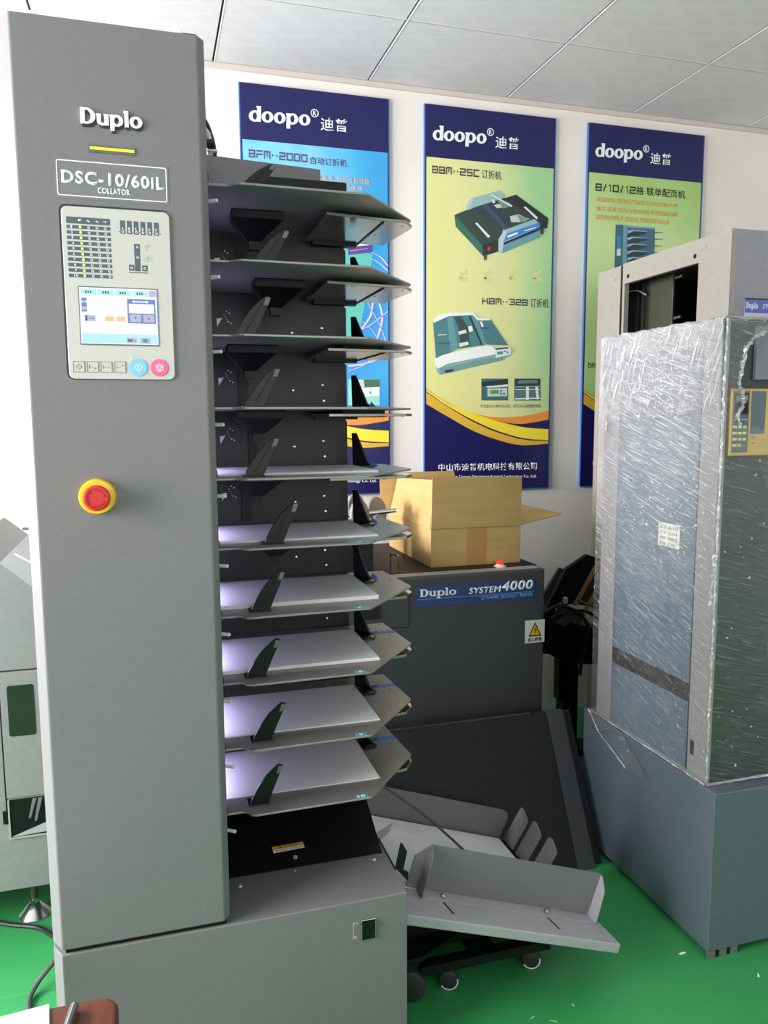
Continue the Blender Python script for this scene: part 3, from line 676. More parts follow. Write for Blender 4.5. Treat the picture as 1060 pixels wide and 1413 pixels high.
# control panel
cp = lambda u, v: FX(u, v, 60, 270, 3.926)
ce = lambda u, v: FX(u, v, 80, 280, 5.889)
cf = lambda u, v: FX(u, v, 80, 380, 5.889)
A, B_ = cp(95, 60), cp(705, 995); Zt, Zb = (cp(95, 52).z+cp(660, 95).z)/2, (cp(170, 992).z+cp(700, 998).z)/2
xA = (cp(95, 100).x+cp(140, 960).x)/2; xB = (cp(675, 130).x+cp(712, 960).x)/2
pan_rec = plateY('panel_recess_shadow', rounded(xA-.0035, xB+.001, Zb-.001, Zt+.0035, .011), CY-.0004, .0004, M_shadowplate, root)  # dark rim left and above stands in for the shade of the recess
pan = plateY('control_panel', rounded(xA, xB+.001, Zb, Zt, .010), CY-.0035, .0034, M_cream, root, bevel=.001)
YP = CY-.0037
def pr(name, f, u0, v0, u1, v1, m, lay=0, th=.0003):
    a, b = f(u0, v0), f(u1, v1); dz = 0
    y = YP-.00035*lay
    return rectY(name, min(a.x, b.x), max(a.x, b.x), min(a.z, b.z), max(a.z, b.z), y, th, m, pan)
# the panel is square to the door: rows are read at their own height along the left edge
gx0, gx1 = ce(68, 150).x, ce(440, 500).x
def zrow(v): return ce(250, v).z
hd = MB().box(gx0, gx1, YP, YP+.0003, zrow(178), zrow(124)); hd.build('indicator_header', M_ink, pan)
k = MB(); k2 = MB(); k3 = MB()
for r in range(10):
    zc = zrow(205+43.6*r); k.box(gx0, gx1, YP, YP+.0003, zc-.0028, zc+.0028)
    for ci, u in enumerate((182, 250, 318, 386)):
        x = ce(u+2.2*r, 205).x
        if ci == 0: k2.cyl((x, YP-.0001, zc), (x, YP-.0009, zc), .0022, 12)
        else:
            for p in ring_parts(0, 0, .0021, .0021, .0013, .0013, n=12): k3.prism([(x+a_, YP-.0001, zc+b_) for a_, b_ in p], (0, -.0003, 0))
k.build('indicator_rows', M_ink, pan); k2.build('lit_indicators', M_led, pan); k3.build('unlit_indicators', M_txtwhite, pan)
for r in range(10):
    zc = zrow(205+43.6*r); x = ce(112+2.3*r, 205).x; wd = .0016 if r < 9 else .0033
    text('row_number', str(r+1), (x-wd, YP-.0001, zc-.0019), (x+wd, YP-.0001, zc-.0019), (x-wd, YP-.0001, zc+.0019), M_txtwhite, pan, .01, .0003)
for u, pts in ((178, [(-20, -18), (18, -18), (18, 2), (-10, 6), (-10, 16), (-18, 16)]), (245, [(-22, 0), (-5, -14), (-2, -4), (20, 2), (26, 18), (6, 16), (-6, 6)]), (318, [(-22, 0), (-5, -12), (-2, -4), (14, 2), (26, 18), (2, 14), (-6, 6)]), (382, [(-22, -14), (-14, -14), (-8, 4), (4, -6), (10, -12), (22, -6), (14, 14), (4, 2), (-10, 14)])):
    o_ = ce(u, 150); s_ = 5.4e-5*2.1
    MB().prism([(o_.x+p*s_, YP-.0001, zrow(151)-q*s_) for p, q in pts], (0, -.0003, 0)).build('header_symbol', M_txtwhite, pan)
zA, zBm = ce(650, 155).z, ce(650, 262).z
for i, ch in enumerate('ABCDEF'):
    x = ce(526+54.8*i, 200).x; hw = .0039
    b_ = rectY('finisher_tab', x-hw, x+hw, zBm, zA, YP, .0003, M_ink, pan)
    text('tab_letter', ch, (x-.0015, YP-.0001, zBm+.0068), (x+.0015, YP-.0001, zBm+.0068), (x-.0015, YP-.0001, zBm+.0112), M_txtwhite, pan, .02, .0003)
    q = MB()
    for p in ring_parts(0, 0, .002, .002, .0012, .0012, n=12): q.prism([(x+a_, YP-.0001, zBm+.0035+b_) for a_, b_ in p], (0, -.0003, 0))
    q.build('tab_ring', M_txtwhite, pan)
for i in range(7):
    x = ce(499+55.5*i, 200).x; rectY('tab_dash', x-.001, x+.001, zBm+.0026, zBm+.004, YP, .0003, M_ink, pan)
tb = ce(646, 450)
rectY('tower_symbol', tb.x-.0047, tb.x+.0047, ce(646, 558).z, ce(646, 338).z, YP, .0003, M_ink, pan)
for u in (600, 707): x = ce(u, 530).x; rectY('tower_symbol', x-.0045, x+.0045, ce(646, 556).z, ce(646, 508).z, YP, .0003, M_ink, pan)
rectY('tower_symbol', ce(580, 565).x, ce(730, 565).x, ce(655, 574).z, ce(655, 566).z, YP, .0003, M_ink, pan)
for u, v in ((645, 362), (649, 448), (600, 531), (707, 536)):
    c_ = ce(u, v); q = MB()
    for p in ring_parts(0, 0, .002, .002, .0012, .0012, n=12): q.prism([(c_.x+a_, YP-.0001, c_.z+b_) for a_, b_ in p], (0, -.0003, 0))
    q.build('symbol_ring', M_txtwhite, pan)
def outline(name, f, u0, v0, u1, v1, t, m, lay=0):
    a, b = f(u0, v0), f(u1, v1); q = MB(); y = YP-.00035*lay
    for x0, x1, z0, z1 in ((a.x, b.x, a.z-t, a.z), (a.x, b.x, b.z, b.z+t), (a.x, a.x+t, b.z+t, a.z-t), (b.x-t, b.x, b.z+t, a.z-t)): q.box(x0, x1, y, y+.0003, z0, z1)
    return q.build(name, m, pan)
M_faint = mat('faint_panel_ink', (170, 170, 166), .5)
for (u0, v0, u1, v1) in ((708, 350, 726, 394), (728, 340, 746, 372), (696, 430, 726, 480), (732, 430, 766, 478), (716, 448, 748, 462)): outline('sheet_symbol', ce, u0, v0, u1, v1, .0005, M_faint)
# touch screen
sx0 = (cf(158, 90).x+cf(190, 560).x)/2; sx1 = (cf(806, 115).x+cf(828, 575).x)/2
sz1 = (cf(158, 86).z+cf(806, 115).z)/2; sz0 = (cf(190, 566).z+cf(828, 580).z)/2
rectY('screen_bezel', sx0, sx1, sz0, sz1, YP-.0002, .0006, M_inkln, pan)
SXw, SZh = sx1-sx0, sz1-sz0
def sr(name, fu0, fv0, fu1, fv1, m, lay):
    return rectY(name, sx0+SXw*fu0, sx0+SXw*fu1, sz1-SZh*fv1, sz1-SZh*fv0, YP-.0003-.00025*lay, .0002, m, pan)
sr('touch_screen', .012, .018, .985, .975, M_scr, 1)
sr('screen_footer', .02, .80, .975, .965, M_scr_cy, 2)
sr('screen_edge', .985, .02, .998, .98, M_scr_bl, 1)
for i in range(4):
    sr('screen_tab', .03+.215*i, .045, .23+.215*i, .145, M_scr_cy, 2)
    for q in range(3): sr('tab_glyph', .085+.215*i+.03*q, .075, .105+.215*i+.03*q, .115, M_scr_dk, 3)
sr('screen_corner', .885, .035, .98, .145, M_scr_lv, 2)
for v0, v1, m in ((.195, .245, M_scr_bl), (.25, .28, M_scr_lv), (.28, .35, M_scr_bl), (.355, .40, M_scr_lv), (.40, .43, M_scr_bl)): sr('counter_digits', .035, v0, .10, v1, m, 2)
sr('paper_key', .065, .49, .20, .59, M_scr_lv, 2); sr('key_glyph', .075, .495, .10, .585, M_scr_dk, 3); sr('key_glyph', .13, .53, .145, .55, M_scr_dk, 3); sr('key_glyph', .165, .53, .18, .55, M_scr_dk, 3)
sr('orange_key', .32, .50, .43, .585, M_scr_or, 2); sr('orange_key', .465, .50, .575, .585, M_scr_or, 2)
sr('adjust_frame', .605, .19, .965, .61, M_scr_bl, 2); sr('adjust_field', .625, .275, .945, .435, M_scr, 3)
for u in (.69, .84):
    for v in (.31, .375): sr('field_mark', u, v, u+.012, v+.015, M_scr_or, 4)
sr('adjust_key', .635, .455, .775, .585, M_scr_lv, 3); sr('adjust_key', .805, .455, .945, .585, M_scr_lv, 3)
for cx_, s_ in ((.705, 1), (.875, -1)):
    x, z = sx0+SXw*cx_, sz1-SZh*.52
    MB().prism([(x-.0022, YP-.0016, z+.0018*s_), (x+.0022, YP-.0016, z+.0018*s_), (x, YP-.0016, z-.0022*s_)], (0, .0002, 0)).build('arrow_glyph', M_scr_dk, pan)
sr('adjust_arrow', .71, .225, .85, .245, M_scr, 3)
for cx_, s_ in ((.69, -1), (.86, 1)):
    x, z = sx0+SXw*cx_, sz1-SZh*.235
    MB().prism([(x-.0015*s_, YP-.0013, z+.0026), (x-.0015*s_, YP-.0013, z-.0026), (x+.003*s_, YP-.0013, z)], (0, .0002, 0)).build('arrow_glyph', M_scr, pan)
sr('footer_key', .58, .86, .71, .955, M_scr_lv, 3); sr('key_glyph', .595, .885, .655, .93, M_scr_dk, 4); sr('key_glyph', .675, .895, .70, .92, M_scr_bl, 4)
sr('footer_key', .755, .86, .885, .955, M_scr_lv, 3); sr('key_glyph', .785, .875, .85, .94, M_scr_bl, 4)
# push keys
for i, (u, v) in enumerate(((172, 742), (284, 744), (395, 746), (506, 747))):
    c_ = cf(u, v); hw = .0092
    kb = plateY('square_key', rounded(c_.x-hw, c_.x+hw, c_.z-hw, c_.z+hw, .0008), YP-.0006, .0006, M_cream, pan)
    q = MB(); t = .0006
    for x0, x1, z0, z1 in ((-hw, hw, hw-t, hw), (-hw, hw, -hw, -hw+t), (-hw, -hw+t, -hw+t, hw-t), (hw-t, hw, -hw+t, hw-t)): q.box(c_.x+x0, c_.x+x1, YP-.0009, YP-.0006, c_.z+z0, c_.z+z1)
    if i == 0:
        for p in ring_parts(0, 0, .0054, .0054, .0044, .0044, n=4): q.prism([(c_.x+a_, YP-.0009, c_.z+b_) for a_, b_ in p], (0, .0003, 0))
        q.box(c_.x-.0003, c_.x+.0003, YP-.0009, YP-.0006, c_.z-.0015, c_.z+.0015)
    else:
        q.box(c_.x-.0058, c_.x-.005, YP-.0009, YP-.0006, c_.z-.003, c_.z+.004); q.box(c_.x-.005, c_.x+.0014, YP-.0009, YP-.0006, c_.z-.0006, c_.z); q.box(c_.x+.003, c_.x+.005, YP-.0009, YP-.0006, c_.z-.001+.0026*(i-2), c_.z+.001+.0026*(i-2))
    q.build('key_symbol', M_inkln, pan)
for nm, (u, v), m in (('start_button', (656, 750), M_btnblue), ('stop_button', (826, 752), M_btnpink)):
    c_ = cf(u, v)
    MB().lathe([(.0152, 0), (.0152, .0008), (.0143, .0008), (.0143, .0012)], (c_.x, YP+.0002, c_.z), (0, -1, 0), 32).build(nm, m, pan)
    q = MB()
    if nm == 'start_button':
        for p in ring_parts(0, 0, .0074, .0074, .006, .006, n=4): q.prism([(c_.x+a_, YP-.0012, c_.z+b_) for a_, b_ in p], (0, .0004, 0))
        q.box(c_.x-.0006, c_.x+.0006, YP-.0012, YP-.0008, c_.z-.0035, c_.z+.0035)
    else:
        for p in ring_parts(0, 0, .0066, .0066, .0054, .0054, n=20): q.prism([(c_.x+a_, YP-.0012, c_.z+b_) for a_, b_ in p], (0, .0004, 0))
        for p in ring_parts(0, 0, .0052, .0052, .0036, .0036, 210, 570, 3): q.prism([(c_.x+a_, YP-.0012, c_.z+b_*-1) for a_, b_ in p][::-1], (0, .0004, 0))
    q.build('button_symbol', M_txtwhite, pan)
c_ = cf(598, 672); MB().cyl((c_.x, YP, c_.z), (c_.x, YP-.0008, c_.z), .0015, 12).build('ready_light', M_led, pan)
# emergency stop
ez = (F(131, 690).x, F(131, 687).z)
ec = (( F(110, 687).x+F(160, 687).x)/2, F(134, 685).z)
st = MB().lathe([(0, 0), (.0315, 0), (.0315, .005), (.029, .012), (.016, .013), (.016, .022)], (ec[0], CY, ec[1]), (0, -1, 0), 40).build('emergency_stop', M_yellow, root, smooth=True)
q = MB().lathe([(.013, .021), (.0205, .024), (.0222, .028), (.0222, .034), (.0205, .0375), (.0172, .0385), (.0166, .0375), (0, .0378)], (ec[0], CY, ec[1]), (0, -1, 0), 40).build('mushroom_cap', M_red, st, smooth=True)
q = MB()
for a0 in (20, 140, 260):
    for p in ring_parts(0, 0, .0150, .0150, .0135, .0135, a0, a0+80, 8): q.prism([(ec[0]+a_, CY-.0376, ec[1]+b_) for a_, b_ in p], (0, -.0006, 0))
    a1 = math.radians(a0); cx_, cz_ = ec[0]+.0142*math.cos(a1), ec[1]+.0142*math.sin(a1)
    q.prism([(cx_+.0024*math.cos(a1), CY-.0376, cz_+.0024*math.sin(a1)), (cx_-.0024*math.cos(a1), CY-.0376, cz_-.0024*math.sin(a1)), (cx_+.004*math.sin(a1), CY-.0376, cz_-.004*math.cos(a1))], (0, -.0006, 0))
q.build('twist_arrows', mat('dark_red_print', (150, 25, 32), .4), st)
# power switch on the base
b6 = lambda u, v: FX(u, v, 280, 1000, 3.3125)
s0, s1 = b6(722, 893), b6(790, 972)
sw = rectY('power_switch', s0.x, s1.x, s1.z, s0.z, CY-.003, .004, M_chrome, root, bevel=.0008)
rectY('switch_well', s0.x+.002, s1.x-.0015, s1.z+.0015, s0.z-.0015, CY-.0034, .001, M_blackpl, sw)
mx = (s0.x+s1.x)/2
MB().prism([(s0.x+.004, CY-.0036, s0.z-.004), (s0.x+.004, CY-.009, s0.z-.006), (s0.x+.004, CY-.0045, (s0.z+s1.z)/2), (s0.x+.004, CY-.0036, s1.z+.003)], (s1.x-s0.x-.007, 0, 0)).build('rocker', M_blackpl, sw)
m0, m1 = b6(686, 908), b6(708, 978)
q = MB(); t = .0005
for x0, x1, z0, z1 in ((m0.x, m1.x, m0.z-t, m0.z), (m0.x, m0.x+t, m1.z, m0.z-t), (m1.x-t, m1.x, m0.z-.006, m0.z-t), (m0.x+.003, m0.x+.0037, m0.z-.0055, m0.z-.0025)): q.box(x0, x1, CY-.0004, CY, z0, z1)
for p in ring_parts((m0.x+m1.x)/2, m1.z+.004, .0022, .0022, .0014, .0014, n=14): q.prism([(a_, CY-.0004, b_) for a_, b_ in p], (0, .0004, 0))
q.build('switch_marking', M_txtwhite, root)
# top of the base: screws, dark chute, back plates
for u, v, r in ((170, 735, .0042), (422, 666, .002), (784, 614, .0036)):
    p = P(280+u/3.3125, 1000+v/3.3125, 2, .378)
    MB().lathe([(r*1.25, 0), (r*1.25, .0008), (r, .001), (r*.8, .003), (0, .0032)], (p.x, p.y, .376), (0, 0, 1), 16).build('panel_screw', M_screw, root, smooth=True)
p = P(409, 1190, 2, .383)
MB().lathe([(.0085, 0), (.0085, .002), (.005, .0025), (.0045, .007), (0, .008)], (p.x, 1.628, .384), (0, -.3, 1), 20).build('thumb_nut', M_screw, root, smooth=True)
MB().prism([(.094, 1.606, .377), (.094, 1.606, .379), (.094, 1.872, .50), (.094, 1.872, .377)], (.374, 0, 0)).build('chute_cover', M_black, root)
rz = (.50-.379)/(1.872-1.606)
def chute(px, py):
    d = P(px, py, 1, 1.7)-CAM
    t = (.3795+rz*(0-1.606)-CAM.z)/(d.z-rz*d.y); return CAM+d*t
ca = [chute(290+u/5.579, 1100+v/5.579) for u, v in ((475, 388), (712, 344), (727, 388), (490, 433))]
nn = Vector((0, -rz, 1)).normalized()
lb = MB().prism([p+nn*.0003 for p in ca], nn*.0006).build('caution_label', M_labelwhite, root)
mid = [ca[0], ca[1], ca[1]*.48+ca[2]*.52, ca[0]*.48+ca[3]*.52]
MB().prism([p+nn*.001 for p in mid], nn*.0003).build('amber_band', M_caution, lb)
ex = ca[1]-ca[0]; ey = ca[0]-ca[3]
o_ = ca[3]+nn*.0013
text('caution_lettering', 'CAUTION', o_+ex*.36+ey*.60, o_+ex*.84+ey*.60, o_+ex*.36+ey*.88, M_blackink, lb, .02, .0003)
MB().prism([o_+ex*.2+ey*.6, o_+ex*.3+ey*.6, o_+ex*.25+ey*.9], nn*.0003).build('caution_triangle', M_blackink, lb)
text('caution_subline', 'KEEP HANDS CLEAR OF MOVING PARTS', o_+ex*.06+ey*.16, o_+ex*.94+ey*.16, o_+ex*.06+ey*.32, M_blackink, lb, .0, .0003)
MB().box(.36, .47, 1.8725, 1.95, .377, .62).build('exit_housing', M_black, root)
for zc, s_ in ((.50, .05),):
    MB().prism([(.44, 1.80, .49), (.475, 1.80, .50), (.478, 1.80, .455), (.448, 1.80, .44)], (0, .012, 0)).build('exit_bracket', M_grey, root)
b3 = lambda u, v, Y: P(480+u/5.3, 1080+v/5.3, 1, Y)
MB().prism([b3(u, v, 1.74) for u, v in ((180, 392), (325, 298), (306, 360), (246, 415), (204, 447))], (.0, .002, .0)).build('exit_flap', M_greylt, root)
MB().prism([b3(u, v, 1.72) for u, v in ((105, 376), (140, 358), (210, 490), (180, 495))], (.0, .002, .0)).build('exit_flap', M_grey, root)
MB().prism([b3(u, v, 1.588) for u, v in ((384, 440), (400, 455), (432, 510), (405, 640), (440, 660), (440, 720), (345, 622))], (.002, .003, .0)).build('exit_flap', M_blackpl, root)
MB().box(.4785, .50, 1.605, 1.90, .20, .335).build('exit_roller_box', M_black, root)
# top of the frame
MB().prism([(.10, 1.97, z) for z in (1.90,)]+[(.425, 1.97, 1.90), (.425, 1.97, 1.972), (.10, 1.97, 1.985)], (0, .03, 0)).build('top_rail', M_grey, root, bevel=.001)
MB().box(.27, .468, 1.8745, 1.885, 1.80, 1.9185).build('top_plate', M_black, root, bevel=.004)
q = MB()
pts = [P(x, y, 1, 1.80) for x, y in ((270, 150), (284, 168), (291, 185), (295, 200), (297, 216))]
q.tube(pts, .0042, 8, 6)
sp_ = [pts[0].lerp(pts[-1], t/22) for t in range(23)]
q.build('cable_loom', M_cable, root, smooth=True)
q = MB(); q.tube([P(x, y, 1, 1.80) for x, y in ((276, 176), (287, 184), (290, 200), (291, 214))], .006, 8, 6); q.build('cable_loom', mat('pale_spiral_wrap', (200, 198, 192), .5), root, smooth=True)
a = P(286, 207, 1, 1.79); b = P(300, 209, 1, 1.79); MB().cyl(a, b, .004, 12).build('lever_pin', M_chrome, root)
a = P(289, 198, 1, 1.785); MB().cyl(a+Vector((-.01, 0, 0)), a+Vector((.008, 0, 0)), .009, 12).build('lever_knob', M_blackpl, root)

# bins
ZT = lambda n: 1.790-.1352*(n-1)
TH = .0045
tray_poly = [(.094, 1.513), (.150, 1.513), (.158, 1.508), (.163, 1.497), (.172, 1.492), (.413, 1.497), (.419, 1.501), (.556, 1.664), (.560, 1.672), (.548, 1.862), (.094, 1.862)]
FIN = {1: (.177, .62, 1.), 2: (.199, .82, 1.), 3: (.161, .95, 1.), 4: (.176, .95, 1.), 5: (.171, .95, 1.), 6: (.207, 1.03, 1.), 7: (.177, 1., 1.), 8: (.165, .95, 1.), 9: (.174, .95, 1.), 10: (.165, 1., 1.)}
def fin(x0, z, h, parent):
    prof = [(0, 0), (.036, 0), (.042, .012), (.052, .036), (.068, .072), (.069, .078), (.060, .080), (.052, .074), (.034, .058), (.016, .034), (.004, .012)]
    f = MB().prism([(x0+a_, 1.533, z+b_*h) for a_, b_ in prof], (0, .007, 0)); f.box(x0-.004, x0+.040, 1.528, 1.560, z, z+.003)
    g = f.build('side_guide', M_blackpl, parent, bevel=.0008)
    t_ = MB().prism([(x0+a_, 1.5322, z+b_*h) for a_, b_ in ((.055, .062), (.0635, .062), (.0685, .0765), (.0605, .078))], (0, .0006, 0)).build('guide_tip', M_grey, parent)
    r_ = MB().prism([(x0+a_, 1.5322, z+b_*h) for a_, b_ in ((.018, .008), (.021, .008), (.056, .070), (.053, .070))], (0, .0006, 0)).build('guide_rib', M_black, parent)
for n in range(1, 11):
    z = ZT(n)
    t = MB().prism([(x, y, z-TH) for x, y in tray_poly], (0, 0, TH)).build('bin_tray', M_tray, root, bevel=.0012)
    ext = MB().prism([(x, y, z-.0185) for x, y in ((.357, 1.603), (.535, 1.627), (.558, 1.660), (.5605, 1.678), (.549, 1.846), (.357, 1.846))], (0, 0, .006)); ext.build('extension_slide', M_beigemetal, t, bevel=.0008)
    MB().box(.40, .483, 1.66, 1.675, z-.0125, z-TH).build('slide_rail', M_black, t)
    MB().box(.40, .545, 1.825, 1.84, z-.0125, z-TH).build('slide_rail', M_black, t)
    MB().box(.483, .487, 1.63, 1.85, z-.0205, z-.0185).build('slide_seam', M_black, t)
    MB().box(.378, .482, 1.845, 1.868, z-.025, z-.008).build('slide_latch', M_black, t)
    q = MB()
    for x, y in ((.50, 1.66), (.535, 1.655), (.50, 1.75), (.50, 1.83)): q.cyl((x, y, z-.0185), (x, y, z-.0198), .0025, 10)
    q.build('slide_screws', M_chrome, t)
    for x, y in ((.535, 1.85), (.530, 1.745)): MB().cyl((x, y, z), (x, y, z+.0006), .0022, 10).build('tray_rivet', M_black, t)
    fx, fh, _ = FIN[n]; fin(fx, z, fh, t)
    # holder of the guide under the tray
    hx = fx-.005 if n != 2 else .215
    MB().box(hx, hx+.105, 1.655, 1.70, z-.022, z-TH-.0005).build('guide_holder', M_black, t, bevel=.002)
    MB().frustum((hx+.052, 1.69, z-.0225), .050, .018, (hx+.052, 1.72, z-.055), .014, .012).build('guide_funnel', M_blackpl, t)
    MB().box(hx+.041, hx+.063, 1.712, 1.732, z-.072, z-.0555).build('guide_catch', M_black, t)
    # rear guide
    g = MB().prism([(.457, 1.80, z), (.492, 1.735, z), (.479, 1.755, z+.012), (.464, 1.802, z+.078), (.458, 1.812, z+.078)], (.005, .0035, 0)); g.box(.4575, .488, 1.725, 1.765, z, z+.004)
    g.build('rear_guide', M_blackpl, t)
    if 6 <= n <= 8: lab(MB().box(.480, .4885, 1.726, 1.745, z+.0042, z+.0052).build('guide_foot_sticker', M_yellow, t), 'small yellow patch on the guide foot')
    # tape, number, dots
    if n >= 4:
        tp = MB()
        if n <= 7: tp.prism([(.490, 1.775, z+.0003), (.512, 1.775, z+.0003), (.501, 1.790, z+.017-.006*(n > 5))], (0, .001, 0)); tp.prism([(.492, 1.772, z+.0003), (.510, 1.772, z+.0003), (.501, 1.745, z+.0003)], (0, 0, .0005))
        else: tp.box(.505, .552, 1.768, 1.786, z+.0002, z+.0008)
        tp.build('blue_tape', M_bluetape, t)
        if n > 7: MB().prism([(.484, 1.768, z+.0003), (.505, 1.77, z+.0003), (.512, 1.79, z+.0003), (.498, 1.785, z+.0003)], (0, 0, .0006)).build('tape_arrow', mat('dark_blue_tape', (30, 50, 90), .5), t)
    if n >= 5:
        MB().box(.382, .407, 1.4985, 1.512, z+.0002, z+.0006).build('number_sticker', M_turq, t)
        wd = .004 if n < 10 else .008
        text('bin_number', str(n), (.3945-wd, 1.5003, z+.0008), (.3945+wd, 1.5003, z+.0008), (.3945-wd, 1.5103, z+.0008), M_txtwhite, t, .03, .0003)
        MB().box(.212, .226, 1.4985, 1.503, z+.0002, z+.0005).build('blue_dot', M_bluedot, t)
    # feed lever, knob and lamp beside the tower
    MB().cyl((.086, CY+.085, z-.034), (.131, CY+.05, z-.033), .0034, 10).build('lever_pin', M_white, t, smooth=True)
    MB().box(.086, .1175, 1.503, 1.52, z+.0008, z+.017).build('lever_knob', M_blackpl, t, bevel=.003)
    if n >= 1: MB().box(.0925, .0935, 1.575, 1.76, z+.016, z+.034).build('bin_lamp', M_lampviolet, t)
    # black plate behind the bin
    zt = z+.1352-.024 if n > 1 else z+.06
    zb = z-.024 if n < 10 else .5005
    bp = plateY('back_plate', [(.094, zb), (.462, zb), (.462, zt-.006), (.456, zt), (.094, zt)], 1.8725, .004, M_blackback, root)
    for x, dz in ((.402, .058), (.330, .045), (.405, .02)):
        if z+dz < zt: MB().lathe([(.0035, 0), (.003, .0015), (0, .002)], (x, 1.8725, z+dz), (0, -1, 0), 12).build('plate_screw', M_chrome, bp)
    if 2 <= n <= 6: MB().box(.20+.02*(n % 2), .222+.02*(n % 2), 1.864, 1.8723, z+.005, z+.09).build('plate_slot', M_black, bp)
    if n <= 6:
        x, zz = .158, z+.066; q = MB()
        q.prism([(x-.003, 1.872, zz-.012), (x+.009, 1.872, zz+.008), (x-.004, 1.872, zz+.006)], (0, -.0006, 0))
        for kx in range(4): q.box(x+.012+.002*kx, x+.016+.002*kx, 1.8714, 1.8722, zz+.016-.005*kx, zz+.0165-.005*kx)
        for dx, dz in ((.018, .022), (.024, .018), (.022, -.002), (.028, -.005)): q.box(x+dx, x+dx+.003, 1.8714, 1.8722, zz+dz, zz+dz+.003)
        q.build('dial_marks', M_txtwhite, bp)
# sheets lying in the bins
STK = {5: (.452, 1.566, 1.79, .004), 6: (.452, 1.566, 1.80, .004), 7: (.452, 1.566, 1.80, .008), 8: (.453, 1.566, 1.80, .007), 9: (.454, 1.568, 1.80, .003), 10: (.456, 1.572, 1.80, .0025)}
ORD = {5: 'thin paper stack seen nearly edge-on in the fifth tray from the top', 6: 'white paper stack in the sixth tray down, left of the cardboard box', 7: 'thick white paper stack on the tray numbered 7', 8: 'thick white paper stack on the tray numbered 8', 9: 'thin white paper sheets on the tray numbered 9', 10: 'thin white paper sheets on the lowest tray, numbered 10'}
for n, (xr, y0, y1, h) in STK.items():
    k = MB(); z = ZT(n)+.0003; nl = max(2, int(h/.0011))
    for i in range(nl):
        j = random.uniform(-.0012, .0012) if i else 0; jj = random.uniform(-.001, .001) if i else 0
        k.box(.100, min(xr, .4535)+j, y0+jj, y1+.03*(n in (7, 8))*0+jj, z+h*i/nl, z+h*(i+.93)/nl)
    # keep clear of the rear guide foot: stack sits left of it
    o = k.build('paper_stack', M_paper); tag(o, ORD[n], 'paper', 'paper stacks in the collator trays')

# ================================================================== EXIT TABLE (paper stacker)
SL = .34; bz = lambda x: .295-SL*(x-.49)
dn = Vector((1, 0, -SL)).normalized(); up_ = Vector((SL, 0, 1)).normalized()
sk = thing('paper_stacker', 'light grey sloping receiving table with metal fences at the foot of the collator', 'paper stacker', (.75, 1.72, 0))
def onbed(x, y, h=0.): return Vector((x, y, bz(x)))+up_*h
bed = [(.486, 1.492), (1.028, 1.492), (1.018, 1.640), (.925, 1.650), (.925, 1.955), (.505, 1.955), (.505, 1.60), (.486, 1.60)]
MB().prism([onbed(x, y) for x, y in bed], -up_*.024).build('table_bed', M_greylt, sk, bevel=.003)
MB().prism([onbed(x, y, .0006) for x, y in ((.510, 1.602), (.920, 1.602), (.920, 1.948), (.510, 1.948))], up_*.0022).build('bed_white_plate', M_white, sk)  # thin white plate over the grey bed
# slots
for xa in (.600, .868):
    MB().prism([onbed(xa, 1.562, .0003), onbed(xa+.004, 1.562, .0003), onbed(xa+.012, 1.520, .0003), onbed(xa+.008, 1.520, .0003)], up_*.0006).build('adjust_slot', M_black, sk)
# near fence: upright plate, two end flanges and a foot flange with two screws
fx0, fx1, fy, fh = .548, 1.000, 1.600, .112
fz = MB().prism([onbed(fx0-.028, fy, .0035), onbed(fx1+.012, fy, .0035), onbed(fx1+.012, fy, fh-.014), onbed(fx1+.006, fy, fh-.004), onbed(fx1-.006, fy, fh), onbed(fx0+.004, fy, fh), onbed(fx0-.028, fy, fh-.032)], (0, .003, 0)).build('near_fence', M_grey, sk, bevel=.0006)
MB().prism([onbed(fx0, fy-.036, .001), onbed(fx0, fy, .001), onbed(fx0+.002, fy, fh), onbed(fx0+.002, fy-.008, fh-.004), onbed(fx0+.001, fy-.026, fh-.022), onbed(fx0, fy-.036, .02)], dn*.003).build('end_flange', M_grey, fz)
MB().prism([onbed(fx1, fy-.036, .001), onbed(fx1, fy, .001), onbed(fx1+.002, fy, fh-.004), onbed(fx1+.002, fy-.008, fh-.008), onbed(fx1+.001, fy-.030, fh-.03), onbed(fx1, fy-.036, .02)], dn*.003).build('end_flange', M_greylt, fz)
MB().prism([onbed(fx0, fy-.036, .0008), onbed(fx1+.003, fy-.036, .0008), onbed(fx1+.003, fy, .0008), onbed(fx0, fy, .0008)], up_*.0024).build('foot_flange', M_greylt, fz)
for x in (.605, .875):
    MB().lathe([(.0075, 0), (.0075, .005), (.006, .0065), (.003, .0065), (.003, .0085), (0, .009)], onbed(x, fy-.020, .0033), up_, 18).build('fence_screw', M_chrome, fz, smooth=True)
# far fence
MB().prism([onbed(.505, 1.956, .001), onbed(.925, 1.956, .001), onbed(.932, 1.956, .06), onbed(.926, 1.956, .078), onbed(.910, 1.956, .084), onbed(.515, 1.956, .084)], (0, .003, 0)).build('far_fence', M_grey, sk, bevel=.0006)
# end stops
MB().prism([onbed(.926, 1.62, -.012), onbed(.950, 1.62, -.012), onbed(.950, 1.952, -.012), onbed(.926, 1.952, -.012)], up_*.010).build('stop_bar', M_black, sk)
for yc in (1.90, 1.822, 1.735):
    f = [(yc+.032, 0), (yc-.030, 0), (yc-.058, .098), (yc-.050, .104), (yc-.020, .118), (yc-.004, .115)]
    MB().prism([onbed(.938, y+.025, h_-.001) for y, h_ in f], dn*.003).build('end_stop', M_grey, sk, bevel=.0006)
